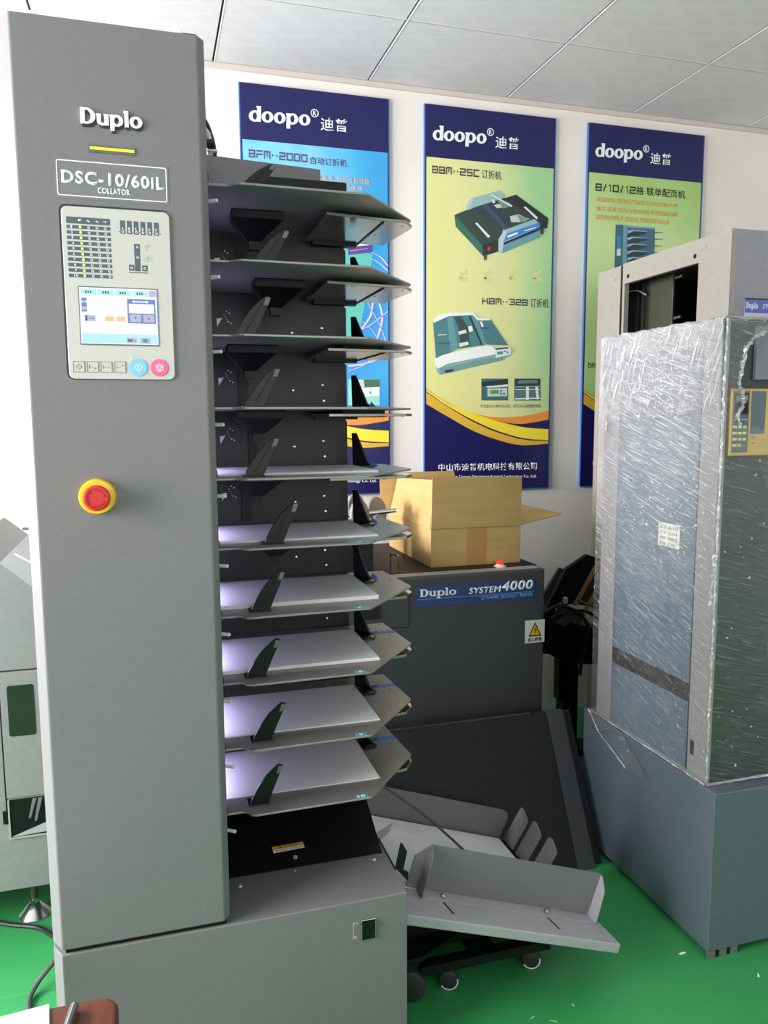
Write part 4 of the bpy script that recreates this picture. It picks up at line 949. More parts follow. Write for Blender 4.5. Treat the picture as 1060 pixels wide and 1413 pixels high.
# pedestal and casters; pedestal widened in black as shade under the table
MB().prism([onbed(.62, 1.66, -.026), onbed(.86, 1.66, -.026), onbed(.86, 1.86, -.026), onbed(.62, 1.86, -.026)], -up_*.03).build('table_bracket', M_black, sk)
MB().prism([(.535, 1.665, .075), (.90, 1.665, .075), (.90, 1.665, bz(.90)-.062), (.535, 1.665, bz(.535)-.062)], (0, .17, 0)).build('pedestal', M_black, sk)
MB().box(.56, .90, 1.60, 1.63, .052, .075).build('foot_bar', M_black, sk); MB().box(.56, .90, 1.85, 1.88, .052, .075).build('foot_bar', M_black, sk); MB().box(.70, .76, 1.63, 1.85, .052, .0749).build('foot_bar', M_black, sk)
for x, y in ((.635, 1.612), (.857, 1.620), (.60, 1.865), (.87, 1.865)):
    c_ = MB().lathe([(.0, -.009), (.018, -.009), (.0235, -.006), (.0235, .006), (.018, .009), (0, .009)], (x, y, .0238), (.35, 1, 0), 24).build('caster', M_rubber, sk, smooth=True)
    ax_ = Vector((.35, 1, 0)).normalized(); t1 = Vector((1, -.35, 0)).normalized(); q = MB()
    for i in range(14):
        for a0, b0 in ((i, i+1),):
            A0, A1 = math.radians(-150+12*a0), math.radians(-150+12*b0); o_ = Vector((x, y, .0238))-ax_*.0098
            q.prism([o_+(t1*math.cos(A)+Vector((0, 0, 1))*math.sin(A))*r for A, r in ((A0, .0225), (A1, .0225), (A1, .0195), (A0, .0195))], -ax_*.001)
    q.build('caster_rim_glint', M_white, c_)  # white arc painted as the glint along the wheel rim
    MB().box(x-.006, x+.006, y-.006, y+.006, .0475, .0519).build('caster_stem', M_chrome, c_)
MB().lathe([(0, -.012), (.030, -.012), (.040, -.006), (.040, .006), (.030, .012), (0, .012)], (.530, 1.60, .0405), (.5, 1, 0), 28).build('caster', M_rubber, sk, smooth=True)
MB().box(.512, .548, 1.588, 1.63, .0805, .10).build('caster_fork', M_black, sk)
MB().prism([(.50, 1.59, .10), (.56, 1.59, .10), (.70, 1.66, .10), (.70, 1.72, .10), (.50, 1.64, .10)], (0, 0, .012)).build('caster_arm', M_black, sk)
q = MB(); q.tube([P(528, 1084, 1, 1.87), P(592, 1130, 1, 1.85), P(657, 1189, 1, 1.83)], .0036, 8, 10); q.build('guide_wire', mat('dark_strip', (70, 70, 72), .4), sk, smooth=True)

# ================================================================== BOOKLET MAKER
BY = 2.30
bm_ = thing('booklet_maker', 'dark grey booklet maker cabinet with blue label plate, carrying the cardboard box', 'booklet maker', (.87, 2.64, 0))
MB().box(.50, 1.243, BY, 2.98, .05, .862).build('cabinet', M_dark, bm_, bevel=.008)
MB().box(.55, 1.20, BY+.05, 2.93, .0, .05).build('plinth', M_black, bm_)
MB().box(.50, 1.238, BY+.055, 2.95, .8622, .8650).build('top_panel', M_charcoal, bm_)
MB().box(.515, 1.225, BY+.009, BY+.054, .8622, .8634).build('ruler_strip', mat('greyish_brown_strip', (165, 155, 148), .35), bm_)
q = MB()
for i in range(75):
    x = .66+.006*i; q.box(x, x+.0014, BY+.014, BY+.030+.008*(i % 5 == 0), .8635, .8638)
q.build('ruler_marks', mat('brown_print', (150, 110, 85), .5), bm_)
def bk(u, v): return P(480+u/2.789, 620+v/2.789, 1, BY)
a, b, c, d = bk(264, 530), bk(722, 498), bk(728, 575), bk(265, 607)
lx0, lx1, lz0, lz1 = (a.x+d.x)/2, (b.x+c.x)/2, (c.z+d.z)/2, (a.z+b.z)/2
lp = rectY('label_plate', lx0, lx1, lz0, lz1, BY-.0012, .0012, M_labelblue, bm_)
lw, lh = lx1-lx0, lz1-lz0
def lt(body, u0, u1, v0, v1, m, bold, shear=0., fn=text):
    args = ((lx0+lw*u0, BY-.0013, lz1-lh*v1), (lx0+lw*u1, BY-.0013, lz1-lh*v1), (lx0+lw*u0, BY-.0013, lz1-lh*v0))
    return text('label_lettering', body, *args, m, lp, bold, .0004, shear) if fn is text else slab('label_lettering', body, *args, m, lp, th=.0004)
lt('Duplo', .028, .320, .13, .50, M_txtwhite, 0, fn=slab)
lt('SYSTEM', .425, .685, .22, .53, M_txtwhite, .022, .04)
lt('4000', .70, .965, .02, .50, M_txtwhite, .028, .05)
lt('DYNAMIC BOOKLET MAKER', .53, .965, .67, .86, M_labelcy, .004, .01)
rectY('label_line', lx0+lw*.01, lx0+lw*.985, lz1-lh*.635, lz1-lh*.615, BY-.0016, .0004, M_labelcy, lp)
s0, s1 = bk(683, 660), bk(757, 740)
ws = rectY('warning_sticker', s0.x, s1.x-.001, s1.z, s0.z, BY-.0008, .0008, M_labelwhite, bm_)
w_, h_ = s1.x-s0.x, s0.z-s1.z
def S(u, v, l=0): return (s0.x+w_*u, BY-.0010-.0003*l, s0.z-h_*v)
MB().prism([S(.17, .72), S(.83, .72), S(.50, .08)], (0, .0002, 0)).build('triangle_border', M_blackink, ws)
MB().prism([S(.26, .66, 1), S(.74, .66, 1), S(.50, .19, 1)], (0, .0002, 0)).build('triangle_field', M_yellow, ws)
MB().prism([S(.56, .26, 2), S(.44, .44, 2), S(.52, .43, 2), S(.45, .62, 2), S(.60, .41, 2), S(.52, .42, 2)], (0, .0002, 0)).build('bolt_symbol', M_blackink, ws)
text('warning_lettering', '當心觸電', S(.15, .94), S(.85, .94), S(.15, .77), M_blackink, ws, .015, .0003)
# door outlines at the left end of the front
b5 = lambda u, v: P(280+u/3.3125, 740+v/3.3125, 1, BY)
q = MB(); a, b = b5(945, 232), b5(945, 415); c = b5(700, 420)
q.box(a.x-.0025, a.x, BY-.0008, BY, b.z, a.z-.002); q.box(c.x, a.x-.0025, BY-.0008, BY, b.z, b.z+.0025); q.build('door_seam', M_black, bm_)
a, b = b5(718, 325), b5(812, 375); MB().box(a.x, b.x, BY-.004, BY, b.z, a.z).build('inspection_cover', M_charcoal, bm_, bevel=.002)
# black unit with rollers at the left end of the top
MB().box(.50, .650, 2.31, 2.52, .8655, .985).build('feed_unit', M_black, bm_, bevel=.002)
MB().box(.52, .645, 2.50, 2.60, .8655, 1.01).build('roller_stand', M_black, bm_)
for x, y, z, r in ((.690, 2.68, 1.045, .050), (.755, 2.64, 1.030, .056), (.672, 2.56, 1.035, .050), (.735, 2.55, 1.005, .030)):
    MB().lathe([(0, -.006), (r*.96, -.006), (r, -.003), (r, .003), (r*.96, .006), (0, .006)], (x, y, z), (.62, -.8, .12), 32).build('feed_roller', M_roller, bm_, smooth=True)
MB().cyl((.60, 2.60, 1.025), (.815, 2.60, 1.040), .008, 14).build('roller_shaft', M_chrome, bm_, smooth=True)
MB().box(.655, .69, 2.54, 2.62, .8655, 1.0).build('roller_stand', M_black, bm_)
MB().box(.60, .72, 2.64, 2.70, .8655, 1.0).build('roller_stand', M_black, bm_)
a, b = P(537, 763, 1, 2.45), P(546, 782, 1, 2.45)
q = MB(); q.tube([(.755, 2.47, .866), (.755, 2.47, .905), (.757, 2.465, .910)], .003, 8, 4); q.tube([(.757, 2.465, .909), (.770, 2.44, .908), (.772, 2.435, .902)], .003, 8, 4); q.tube([(.772, 2.435, .905), (.772, 2.435, .866)], .003, 8); q.build('latch_handle', M_chrome, bm_, smooth=True)
# red pilot lamp
p = P(690, 782, 2, .8636)
pl = MB().lathe([(.020, 0), (.020, .004), (.012, .006), (.012, .010)], (p.x, p.y, .8637), (0, 0, 1), 24).build('pilot_lamp_seat', M_white, bm_, smooth=True)
MB().lathe([(.0145, 0), (.0145, .006), (.010, .010), (0, .011)], (p.x, p.y, .874), (0, 0, 1), 24).build('pilot_lamp', M_clear, bm_, smooth=True)

# ================================================================== CARDBOARD BOX
bx = thing('cardboard_box', 'open brown cardboard box with raised flaps on the booklet maker', 'box', (1.04, 2.645, .8652))
X0, X1, Y0, Y1, Z0, Z1, T = .877, 1.205, 2.41, 2.885, .8655, .994, .004
k = MB(); k.box(X0, X1, Y0, Y1, Z0, Z0+T); k.box(X0, X1, Y0, Y0+T, Z0+T, Z1); k.box(X0, X1, Y1-T, Y1, Z0+T, Z1); k.box(X0, X0+T, Y0+T, Y1-T, Z0+T, Z1); k.box(X1-T, X1, Y0+T, Y1-T, Z0+T, Z1)
k.build('carton', M_card, bx, bevel=.001)
MB().prism([(X0+.002, Y0, Z1+.0015), (X1, Y0, Z1+.0015), (X1, Y0-.004, 1.162), (X0+.003, Y0-.004, 1.167)], (0, T, 0)).build('front_flap', M_card, bx)
MB().prism([(X0-.035, Y1-T, Z1+.001), (X1-.02, Y1-T, Z1+.001), (X1-.055, Y1+.01, 1.152), (X0-.035, Y1+.01, 1.152)], (0, T, 0)).build('back_flap', M_card, bx)
MB().prism([(X0, Y0+.006, Z1+.001), (X0, Y1-.006, Z1+.001), (X0+.030, Y1-.012, 1.132), (X0+.012, Y0+.012, 1.158)], (T, 0, 0)).build('left_flap', M_card, bx)
MB().prism([(X1, Y0+.004, Z1), (X1, Y1-.004, Z1), (X1+.162, Y1-.012, 1.024), (X1+.162, Y0+.012, 1.024)], (0, 0, T)).build('right_flap', M_card, bx)
bxt = lambda u, v: P(480+u/2.789, 620+v/2.789, 1, Y0)
a, b = bxt(458, 306), bxt(533, 444)
MB().box(a.x, b.x, Y0-.0006, Y0, Z0+.001, Z1+.004).build('packing_tape', M_cardtape, bx)
MB().box(X0, X1, Y0-.0012, Y0+.0008, Z1-.0008, Z1+.0012).build('flap_crease', mat('cardboard_crease', (160, 124, 72), .8), bx)

# ================================================================== LOW DARK COVER
cv = thing('conveyor_cover', 'low charcoal sloping machine cover on the floor in front of the booklet maker', 'machine cover', (.97, 2.06, 0))
prof = [(1.948, .0), (2.168, .418), (2.168, .405), (2.20, .405), (2.20, 0)]
MB().prism([(.52, 1.948, 0), (.52, 2.168, .418), (.52, 2.19, .418), (.52, 2.19, 0)], (.665, 0, 0)).build('cover_panel', M_charcoal, cv, bevel=.002)
MB().prism([(1.186, 1.950, 0), (1.186, 2.169, .418), (1.186, 2.19, .418), (1.186, 2.19, 0)], (.060, 0, 0)).build('edge_panel', M_dark, cv, bevel=.002)
MB().prism([(1.247, 1.965, 0), (1.247, 2.178, .412), (1.247, 2.19, .412), (1.247, 2.19, 0)], (.030, 0, 0)).build('end_cap', M_charcoal, cv, bevel=.004)
for x0, x1 in ((.62, .766), (.772, .978), (.984, 1.125)): MB().box(x0, x1, 2.168, 2.176, .4185, .4225).build('hinge_strip', M_dark, cv)

# ================================================================== BLACK FEEDER STAND
fs = thing('feeder_stand', 'black slanted paper feeder on a post between booklet maker and wrapped cabinet', 'feeder', (1.57, 2.70, 0))
g7 = lambda u, v, Y: P(740+u/5.89, 760+v/5.89, 1, Y)
MB().prism([g7(u, v, 2.70) for u, v in ((80, 480), (245, 150), (420, 32), (560, 75), (560, 470), (300, 430))], (0, .02, 0)).build('feed_table', M_black, fs)
MB().prism([g7(u, v, 2.74) for u, v in ((60, 360), (195, 140), (245, 155), (85, 450))], (0, .015, 0)).build('rear_panel', M_dark, fs)
MB().prism([g7(u, v, 2.66) for u, v in ((60, 500), (160, 470), (330, 600), (560, 640), (560, 930), (330, 915), (240, 920), (110, 838), (60, 838))], (0, .12, 0)).build('feeder_body', M_black, fs)
for pts in ([(305, 445), (500, 95), (530, 95), (330, 450)], [(390, 485), (560, 190), (575, 220), (415, 490)]):
    MB().prism([g7(u, v, 2.685) for u, v in pts], (0, .010, 0)).build('wooden_strip', M_wood, fs)
MB().prism([g7(u, v, 2.690) for u, v in ((340, 400), (545, 110), (560, 470), (470, 470))], (0, .006, 0)).build('table_slat', M_dark, fs)
MB().prism([g7(u, v, 2.645) for u, v in ((160, 495), (205, 420), (360, 490), (400, 520), (350, 620), (330, 580), (280, 575), (235, 615), (150, 580), (250, 520))], (0, .012, 0)).build('feed_bracket', mat('bracket_grey', (92, 90, 88), .4, metal=.3), fs)
MB().cyl(g7(345, 408, 2.66), g7(485, 452, 2.66), .005, 10).build('feed_rod', M_chrome, fs)
MB().lathe([(.010, 0), (.010, .02), (.006, .024), (0, .025)], g7(237, 425, 2.655), (0, 0, 1), 14).build('feed_knob', M_cream, fs, smooth=True)
a = P(779, 918, 1, 2.68); b = P(797, 918, 1, 2.68)
MB().box(a.x, b.x+.005, 2.68, 2.74, .0, .42).build('post', M_black, fs)
MB().box(a.x-.018, a.x, 2.69, 2.73, .235, .42).build('post_sleeve', M_black, fs)
MB().box(a.x-.16, b.x+.16, 2.66, 2.76, .0, .03).build('foot_plate', M_black, fs)
q = MB(); q.tube([g7(u, v, 2.62) for u, v in ((80, 500), (150, 455), (230, 450), (310, 490), (385, 545), (420, 620), (405, 760), (370, 900), (355, 1010))], .007, 8, 6); q.build('feeder_cable', M_cable, fs, smooth=True)
q = MB(); q.tube([g7(u, v, 2.625) for u, v in ((120, 550), (210, 505), (310, 485), (420, 500), (520, 560))], .006, 8, 6); q.build('feeder_cable', M_cable, fs, smooth=True)

# ================================================================== WRAPPED CABINET (right)
wc = thing('wrapped_cabinet', 'grey cabinet on a base wrapped in crinkled clear stretch film at right', 'wrapped machine', (1.66, 1.84, 0))
WX, WYF, WYB, WZ0, WZ1 = 1.300, 1.556, 2.060, .4415, 1.590
XE = 2.02
MB().box(1.292, XE, 1.510, 2.117, .022, .441).build('base_cabinet', M_basegrey, wc, bevel=.002)
MB().box(WX+.012, XE-.02, WYF+.01, WYB-.01, WZ0, WZ1-.004).build('cabinet_body', M_wrapfront, wc)
MB().box(WX, WX+.012, WYF, WYB, WZ0, WZ1).build('side_frame', M_wrapgrey, wc, bevel=.001)
MB().box(WX-.002, WX, 1.632, 1.978, .682, 1.535).build('side_door', M_bluepanel, wc, bevel=.0006)
MB().box(WX-.002, WX, 1.632, 1.978, WZ0+.012, .632).build('lower_door', M_bluepanel, wc, bevel=.0006)
MB().box(WX-.0012, WX, 1.632, 1.978, .632, .682).build('paper_slot', M_black, wc)
MB().box(WX-.0010, WX, 1.628, 1.632, WZ0+.01, 1.54).build('door_seam', M_black, wc); MB().box(WX-.0010, WX, 1.978, 1.981, WZ0+.01, 1.54).build('door_seam', M_black, wc)
for y, z in ((1.655, .600), (1.958, .612)):
    sc_ = MB().lathe([(.0075, 0), (.0075, .0015), (.006, .0025), (0, .003)], (WX-.002, y, z), (-1, 0, 0), 18).build('coin_lock', M_inkln, wc); MB().box(WX-.0055, WX-.0048, y-.005, y+.005, z-.001, z+.001).build('lock_slot', M_black, sc_)
MB().box(WX-.0008, WX, 1.604, 1.618, .500, .538).build('latch_slot', M_black, wc)
for z in (1.30, 1.275, 1.25, 1.225): MB().box(WX-.0024, WX-.002, 1.645, 1.80, z, z+.0015).build('vent_line', M_inkln, wc)
sy0, sy1, sz0_, sz1_ = 1.690, 1.778, 1.021, 1.083
nt_ = MB().box(WX-.0032, WX-.0022, sy0, sy1, sz0_, sz1_).build('specification_sticker', M_labelwhite, wc)
for i in range(4):
    z = sz1_-.012-.0145*i
    for (ya, yb), s_ in (((sy1-.006, sy1-.032), '品名 型号 规格 重量'.split()[i]), ((sy1-.040, sy0+.008), 'A10 COLLATOR 10 BINS 220V'.replace(' 10 ', ' 10').split()[i % 4])):
        text('sticker_lettering', s_, (WX-.0033, ya, z-.004), (WX-.0033, yb, z-.004), (WX-.0033, ya, z+.005), M_blackink, nt_, .0, .0002)
# front face: recess, gold control panel
MB().box(WX+.09, XE-.02, WYF+.002, WYF+.0099, 1.45, 1.575).build('upper_front_panel', mat('slate_panel_light', (118, 122, 132), .4), wc)
gp = MB().box(1.320, 1.62, WYF-.004, WYF+.0095, 1.268, 1.428).build('gold_control_panel', M_gold, wc, bevel=.002)
GY = WYF-.0045
rectY('keypad_field', 1.326, 1.372, 1.276, 1.422, GY, .0006, M_panelslate, gp); rectY('keypad_field', 1.378, 1.42, 1.32, 1.422, GY, .0006, M_panelslate, gp)
rectY('lcd_frame', 1.329, 1.369, 1.366, 1.418, GY-.0006, .0006, M_dark, gp); rectY('lcd_window', 1.333, 1.366, 1.399, 1.412, GY-.0010, .0004, M_lcd, gp); rectY('lcd_glass', 1.332, 1.367, 1.369, 1.394, GY-.0010, .0004, M_charcoal, gp)
q = MB()
for r in range(4):
    for c in range(3):
        if r == 3 and c == 2: continue
        x = 1.3275+.0135*c; z = 1.334-.0145*r; q.box(x, x+.0095, GY-.0035, GY, z, z+.006)
q.build('keypad_keys', M_key, gp)
rectY('dark_mark', 1.384, 1.392, 1.3115, 1.3135, GY, .0004, M_brown, gp); rectY('dark_mark', 1.384, 1.392, 1.297, 1.299, GY, .0004, M_brown, gp)
for i in range(4): rectY('keypad_legend', 1.3285+.0105*i, 1.3365+.0105*i, 1.354, 1.3552, GY-.0004, .0004, M_txtwhite, gp)
# shipping feet
q = MB(); q.box(1.294, 1.385, 1.512, 1.516, 0, .0215); q.build('foot_bracket', mat('galvanised_foot', (120, 128, 128), .4, metal=.4), wc)
q = MB()
for x in (1.318, 1.352): q.box(x, x+.010, 1.5112, 1.5119, .004, .0215)
q.build('bracket_slots', M_black, wc)
for x, y in ((1.96, 1.53), (1.34, 2.08), (1.96, 2.08)): MB().box(x-.03, x+.03, y-.012, y+.012, 0, .0215).build('foot_bracket', M_inkln, wc)
# film
FILM_L = film_mat('stretch_film_side', (-.30, 0, 0), .40, .98, (3, 5, 150), .9, .13)
FILM_F = film_mat('stretch_film_front', (0, -.28, 0), .6, 3.0, (5, 3, 90), .6, .02)
FILM_T = film_mat('stretch_film_top', (0, 0, .4), -1.2, -1.0, (9, 9, 9), .8, .6)
FILM_C = film_mat('stretch_film_crumple', (.3, .2, .4), -1.2, -1.0, (7, 9, 5), 1.0, 1.0)
def film_sheet(name, m, fn, nu, nv, parent, keep=None, amp=.003, seed=0.):
    k = MB(); V = {}
    for i in range(nu+1):
        for j in range(nv+1):
            p, nrm = fn(i/nu, j/nv); a_ = amp*(noise.noise(Vector((p.x*9, p.y*9+seed, p.z*9)))+.6*noise.noise(Vector((p.x*30+seed, p.y*26, p.z*60))))
            V[i, j] = k.bm.verts.new(p+nrm*(abs(a_)+.0006))
    for i in range(nu):
        for j in range(nv):
            if keep is None or keep((i+.5)/nu, (j+.5)/nv): k.bm.faces.new([V[i, j], V[i+1, j], V[i+1, j+1], V[i, j+1]])
    loose = [v for v in k.bm.verts if not v.link_faces]
    bmesh.ops.delete(k.bm, geom=loose, context='VERTS')
    return k.build(name, m, parent, smooth=False)
def sm(o):
    for p in o.data.polygons: p.use_smooth = True
    return o
sf = sm(film_sheet('stretch_film', FILM_L, lambda u, v: (Vector((WX-.006, WYB+.02-(WYB-WYF+.022)*u, WZ0+.004+(WZ1-WZ0)*v)), Vector((-1, 0, 0))), 90, 170, wc, amp=.0022))
FILM_U = film_mat('stretch_film_upper_layer', (1.2, 0, 0), -.1, .25, (3, 5, 60), .8, .25)
sm(film_sheet('film_upper_layer', FILM_U, lambda u, v: (Vector((WX-.0125, WYB+.005-(WYB-WYF+.010)*u, 1.345+.03*u+.01*noise.noise(Vector((u*9, 0, 3)))+(WZ1-1.345-.03*u)*v)), Vector((-1, 0, 0))), 80, 50, sf, amp=.004, seed=21.))
# torn hole at the upper right of the front
HOLE = [(1.405, 1.56), (1.372, 1.545), (1.352, 1.525), (1.345, 1.49), (1.340, 1.46), (1.334, 1.435), (1.345, 1.425), (1.352, 1.405), (1.348, 1.385), (1.335, 1.362), (1.345, 1.34), (1.45, 1.33), (1.80, 1.30), (1.92, 1.40), (1.90, 1.565)]
def inside(x, z):
    c = False; n = len(HOLE); j = n-1
    for i in range(n):
        (xi, zi), (xj, zj) = HOLE[i], HOLE[j]
        if (zi > z) != (zj > z) and x < (xj-xi)*(z-zi)/(zj-zi)+xi: c = not c
        j = i
    return c
FW_ = 2.016
sm(film_sheet('film_front', FILM_F, lambda u, v: (Vector((WX-.004+(FW_-WX)*u, WYF-.007, WZ0+.004+(WZ1-WZ0)*v)), Vector((0, -1, 0))), 110, 170, sf, keep=lambda u, v: not inside(WX-.004+(FW_-WX)*u+.004*noise.noise(Vector((u*40, v*60, 0))), WZ0+.004+(WZ1-WZ0)*v+.004*noise.noise(Vector((u*40, v*60, 5)))), amp=.003, seed=4.))
sm(film_sheet('film_top', FILM_T, lambda u, v: (Vector((WX-.006+(FW_-WX)*u, WYF-.008+(WYB-WYF+.02)*v, WZ1+.003-.03*max(0, (v-.8))*0)), Vector((0, 0, 1))), 70, 60, sf, amp=.006, seed=9.))
# rolled, crumpled edges of the film
def crumple(name, pts, r, n, seedv):
    random.seed(seedv); k = MB(); sp = []
    for a_, b_ in zip(pts, pts[1:]):
        for i in range(n): sp.append(Vector(a_).lerp(Vector(b_), i/n))
    sp.append(Vector(pts[-1])); rings = []
    for i, p in enumerate(sp):
        d = (sp[min(i+1, len(sp)-1)]-sp[max(i-1, 0)]).normalized(); t = d.orthogonal().normalized(); u = d.cross(t)
        rings.append([k.bm.verts.new(p+(t*math.cos(a_)+u*math.sin(a_))*r*random.uniform(.35, 1.5)) for a_ in (0, 1.26, 2.51, 3.77, 5.03)])
    for A_, B2 in zip(rings, rings[1:]):
        for q in range(5): k.bm.faces.new([A_[q], A_[(q+1) % 5], B2[(q+1) % 5], B2[q]])
    return k.build(name, FILM_C, sf)
crumple('film_torn_edge', [(x, WYF-.009, z) for x, z in HOLE[:11]], .0045, 5, 3)
crumple('film_corner_edge', [(WX-.004, WYF-.006, WZ1), (WX-.004, WYF-.006, 1.2), (WX-.003, WYF-.006, .8), (WX-.003, WYF-.006, WZ0+.01)], .0032, 40, 5)
crumple('film_top_edge', [(WX-.004, WYF-.004, WZ1+.003), (WX-.004, WYB, WZ1+.003)], .004, 40, 6)
crumple('film_top_edge', [(WX-.004, WYF-.006, WZ1+.003), (2.012, WYF-.006, WZ1+.003)], .004, 30, 7)
crumple('film_foot_edge', [(WX-.002, WYF-.006, WZ0+.005), (2.012, WYF-.010, WZ0+.005)], .0035, 40, 8)
crumple('film_foot_edge', [(WX-.006, WYF-.004, WZ0+.005), (WX-.006, WYB+.02, WZ0+.006)], .003, 40, 12)
crumple('film_bundle', [(WX-.008, WYB+.0, 1.575), (WX-.009, WYB-.01, 1.45), (WX-.009, WYB-.03, 1.32)], .0055, 14, 9)
crumple('film_bundle', [(WX-.006, WYF-.002, 1.03), (WX-.008, WYF-.002, .96), (WX-.008, WYF+.004, .90)], .0045, 12, 10)
# loose tail hanging over the base
k = MB(); a = [P(x, y, 0, 1.286) for x, y in ((812, 978), (826, 1010), (845, 1035), (863, 1060))]; b = [P(x, y, 0, 1.280) for x, y in ((850, 1000), (866, 1026), (880, 1050), (892, 1075))]
for i in range(3): k.face([a[i], b[i], b[i+1], a[i+1]])
k.build('film_tail', film_mat('stretch_film_tail', (.5, 0, 0), -1.2, -1.0, (3, 3, 40), .25, 1.0), sf)
crumple('film_tail_edge', [tuple(p) for p in a], .0022, 12, 11)

# ================================================================== TALL OPEN CABINET BEHIND
tc = thing('tall_cabinet', 'tall warm-grey cabinet with open side, standing behind the film-wrapped cabinet', 'cabinet', (2.10, 2.54, 0))
TX, TYF, TYB, TZ = 1.800, 2.150, 2.930, 1.958
M_tall = grain(mat('warm_grey_cabinet_paint', (162, 157, 150), .45), (160, 155, 148), (165, 160, 153), 60)
M_tallf = grain(mat('cool_grey_cabinet_paint', (150, 151, 162), .45), (148, 149, 160), (153, 154, 165), 60)
OY0, OY1, OZ1 = 2.305, 2.738, 1.880
k = MB(); k.box(TX, TX+.02, TYF, OY0, .02, TZ); k.box(TX, TX+.02, OY0, OY1, OZ1, TZ); k.box(TX, TX+.02, OY1, 2.752, .02, TZ)
k.build('side_frame', M_tall, tc)
MB().box(TX, TX+.02, 2.768, TYB, .02, TZ-.004).build('rear_panel', M_tall, tc, bevel=.001)
MB().box(TX+.004, TX+.02, 2.752, 2.768, .02, TZ-.006).build('panel_gap', M_black, tc)
MB().box(TX+.02, 2.40, TYF, TYF+.02, .02, TZ).build('front_panel', M_tallf, tc, bevel=.001)
MB().box(TX+.02, 2.40, TYF+.02, TYB, TZ-.02, TZ).build('top_panel', M_tall, tc)
MB().box(TX+.02, 2.40, TYB-.02, TYB, .02, TZ-.02).build('back_panel', M_dark, tc)
MB().box(2.38, 2.40, TYF+.02, TYB-.02, .02, TZ-.02).build('far_side_panel', M_dark, tc)
MB().box(TX, 2.40, TYF, TYB, 0, .02).build('bottom_panel', M_dark, tc)
MB().box(TX+.12, TX+.13, 2.597, 2.782, .3, 1.905).build('inner_door', mat('olive_inner_panel', (72, 74, 62), .5), tc)
MB().box(TX+.105, TX+.119, 2.775, 2.798, .3, 1.90).build('inner_rail', M_beigemetal, tc)
MB().box(TX+.115, TX+.119, 2.590, 2.596, .3, 1.89).build('inner_edge', M_beigemetal, tc)
MB().box(TX+.10, TX+.11, 2.80, 2.905, .3, 1.91).build('inner_column', mat('inner_column_grey', (96, 95, 100), .5), tc)
for z in (1.885, 1.735): MB().cyl((TX+.12, 2.545, z), (TX+.12, 2.585, z-.002), .006, 10).build('inner_bolt', M_beigemetal, tc)
q = MB(); q.tube([(TX+.06, 2.80, 1.862), (TX+.08, 2.77, 1.862), (TX+.10, 2.74, 1.842)], .0035, 8, 6); q.build('inner_wire', M_cream, tc, smooth=True)
for y, z in ((2.325, 1.905), (2.715, 1.905)): MB().lathe([(.008, 0), (.008, .001), (0, .0012)], (TX, y, z), (-1, 0, 0), 14).build('screw_hole', M_black, tc)
for y, z in ((2.268, 1.925), (2.80, 1.905)): MB().lathe([(.005, 0), (.005, .001), (0, .002)], (TX, y, z), (-1, 0, 0), 12).build('panel_screw', M_chrome, tc)
tp = rectY('sign_plate', 1.862, 2.06, 1.636, 1.742, TYF-.002, .002, mat('sign_silver', (205, 207, 214), .4), tc)
rectY('sign_top_edge', 1.862, 2.06, 1.738, 1.744, TYF-.0035, .004, M_dark, tp); rectY('sign_band', 1.862, 2.06, 1.697, 1.737, TYF-.003, .001, mat('sign_blue', (92, 104, 196), .4), tp)
slab('sign_lettering', 'Duplo', (1.866, TYF-.0031, 1.711), (1.912, TYF-.0031, 1.711), (1.866, TYF-.0031, 1.730), M_txtwhite, tp, th=.0005)
text('sign_lettering', 'SYSTEM', (1.930, TYF-.0031, 1.711), (2.0, TYF-.0031, 1.711), (1.930, TYF-.0031, 1.727), M_txtwhite, tp, .02, .0005, .06)
rectY('digit_window', 1.878, 1.938, 1.652, 1.676, TYF-.0028, .0009, M_dark, tp)
text('digit_display', '8888', (1.884, TYF-.0029, 1.656), (1.932, TYF-.0029, 1.656), (1.884, TYF-.0029, 1.672), M_cream, tp, .0, .0004)
rectY('digit_window', 1.948, 1.985, 1.652, 1.676, TYF-.0028, .0009, M_dark, tp)

# ================================================================== MACHINE AT THE LEFT EDGE
LY = 2.150
M_sage = grain(mat('sage_grey_paint', (138, 139, 139), .45), (136, 137, 137), (141, 142, 142), 60)
lm = thing('side_machine', 'pale grey-green machine behind the collator at the left edge', 'machine', (-.62, 2.42, 0))
MB().box(-.95, -.24, LY+.004, 2.70, .112, .7125).build('lower_cabinet', M_sage, lm, bevel=.002)
MB().prism([(-.95, LY+.004, .7165), (-.24, LY+.004, .7165), (-.24, LY+.004, .865), (-.382, LY+.004, 1.000), (-.45, LY+.004, 1.06), (-.95, LY+.004, 1.06)], (0, .5, 0)).build('upper_cabinet', M_sage, lm, bevel=.002)
MB().prism([(-.383, LY-.004, 1.002), (-.300, LY-.004, 1.082), (-.20, LY-.004, 1.15), (-.20, LY-.004, .835), (-.24, LY-.004, .868)], (0, .006, 0)).build('delivery_chute', M_greylt, lm)
MB().prism([(-.345, LY-.005, 1.026), (-.20, LY-.005, .93), (-.20, LY-.005, .926), (-.348, LY-.005, 1.022)], (0, .001, 0)).build('chute_fold', M_white, lm)
MB().box(-.325, -.30, LY-.004, LY+.02, 1.083, 1.088).build('chute_clip', M_inkln, lm)
MB().box(-.402, -.24, LY, LY+.004, .372, .7105).build('front_door', M_sage, lm, bevel=.001)
MB().box(-.406, -.402, LY+.002, LY+.004, .30, .7105).build('door_seam', M_black, lm)
plateY('inspection_window', rounded(-.3855, -.3215, .540, .677, .006), LY-.0012, .0012, M_smoked, lm)
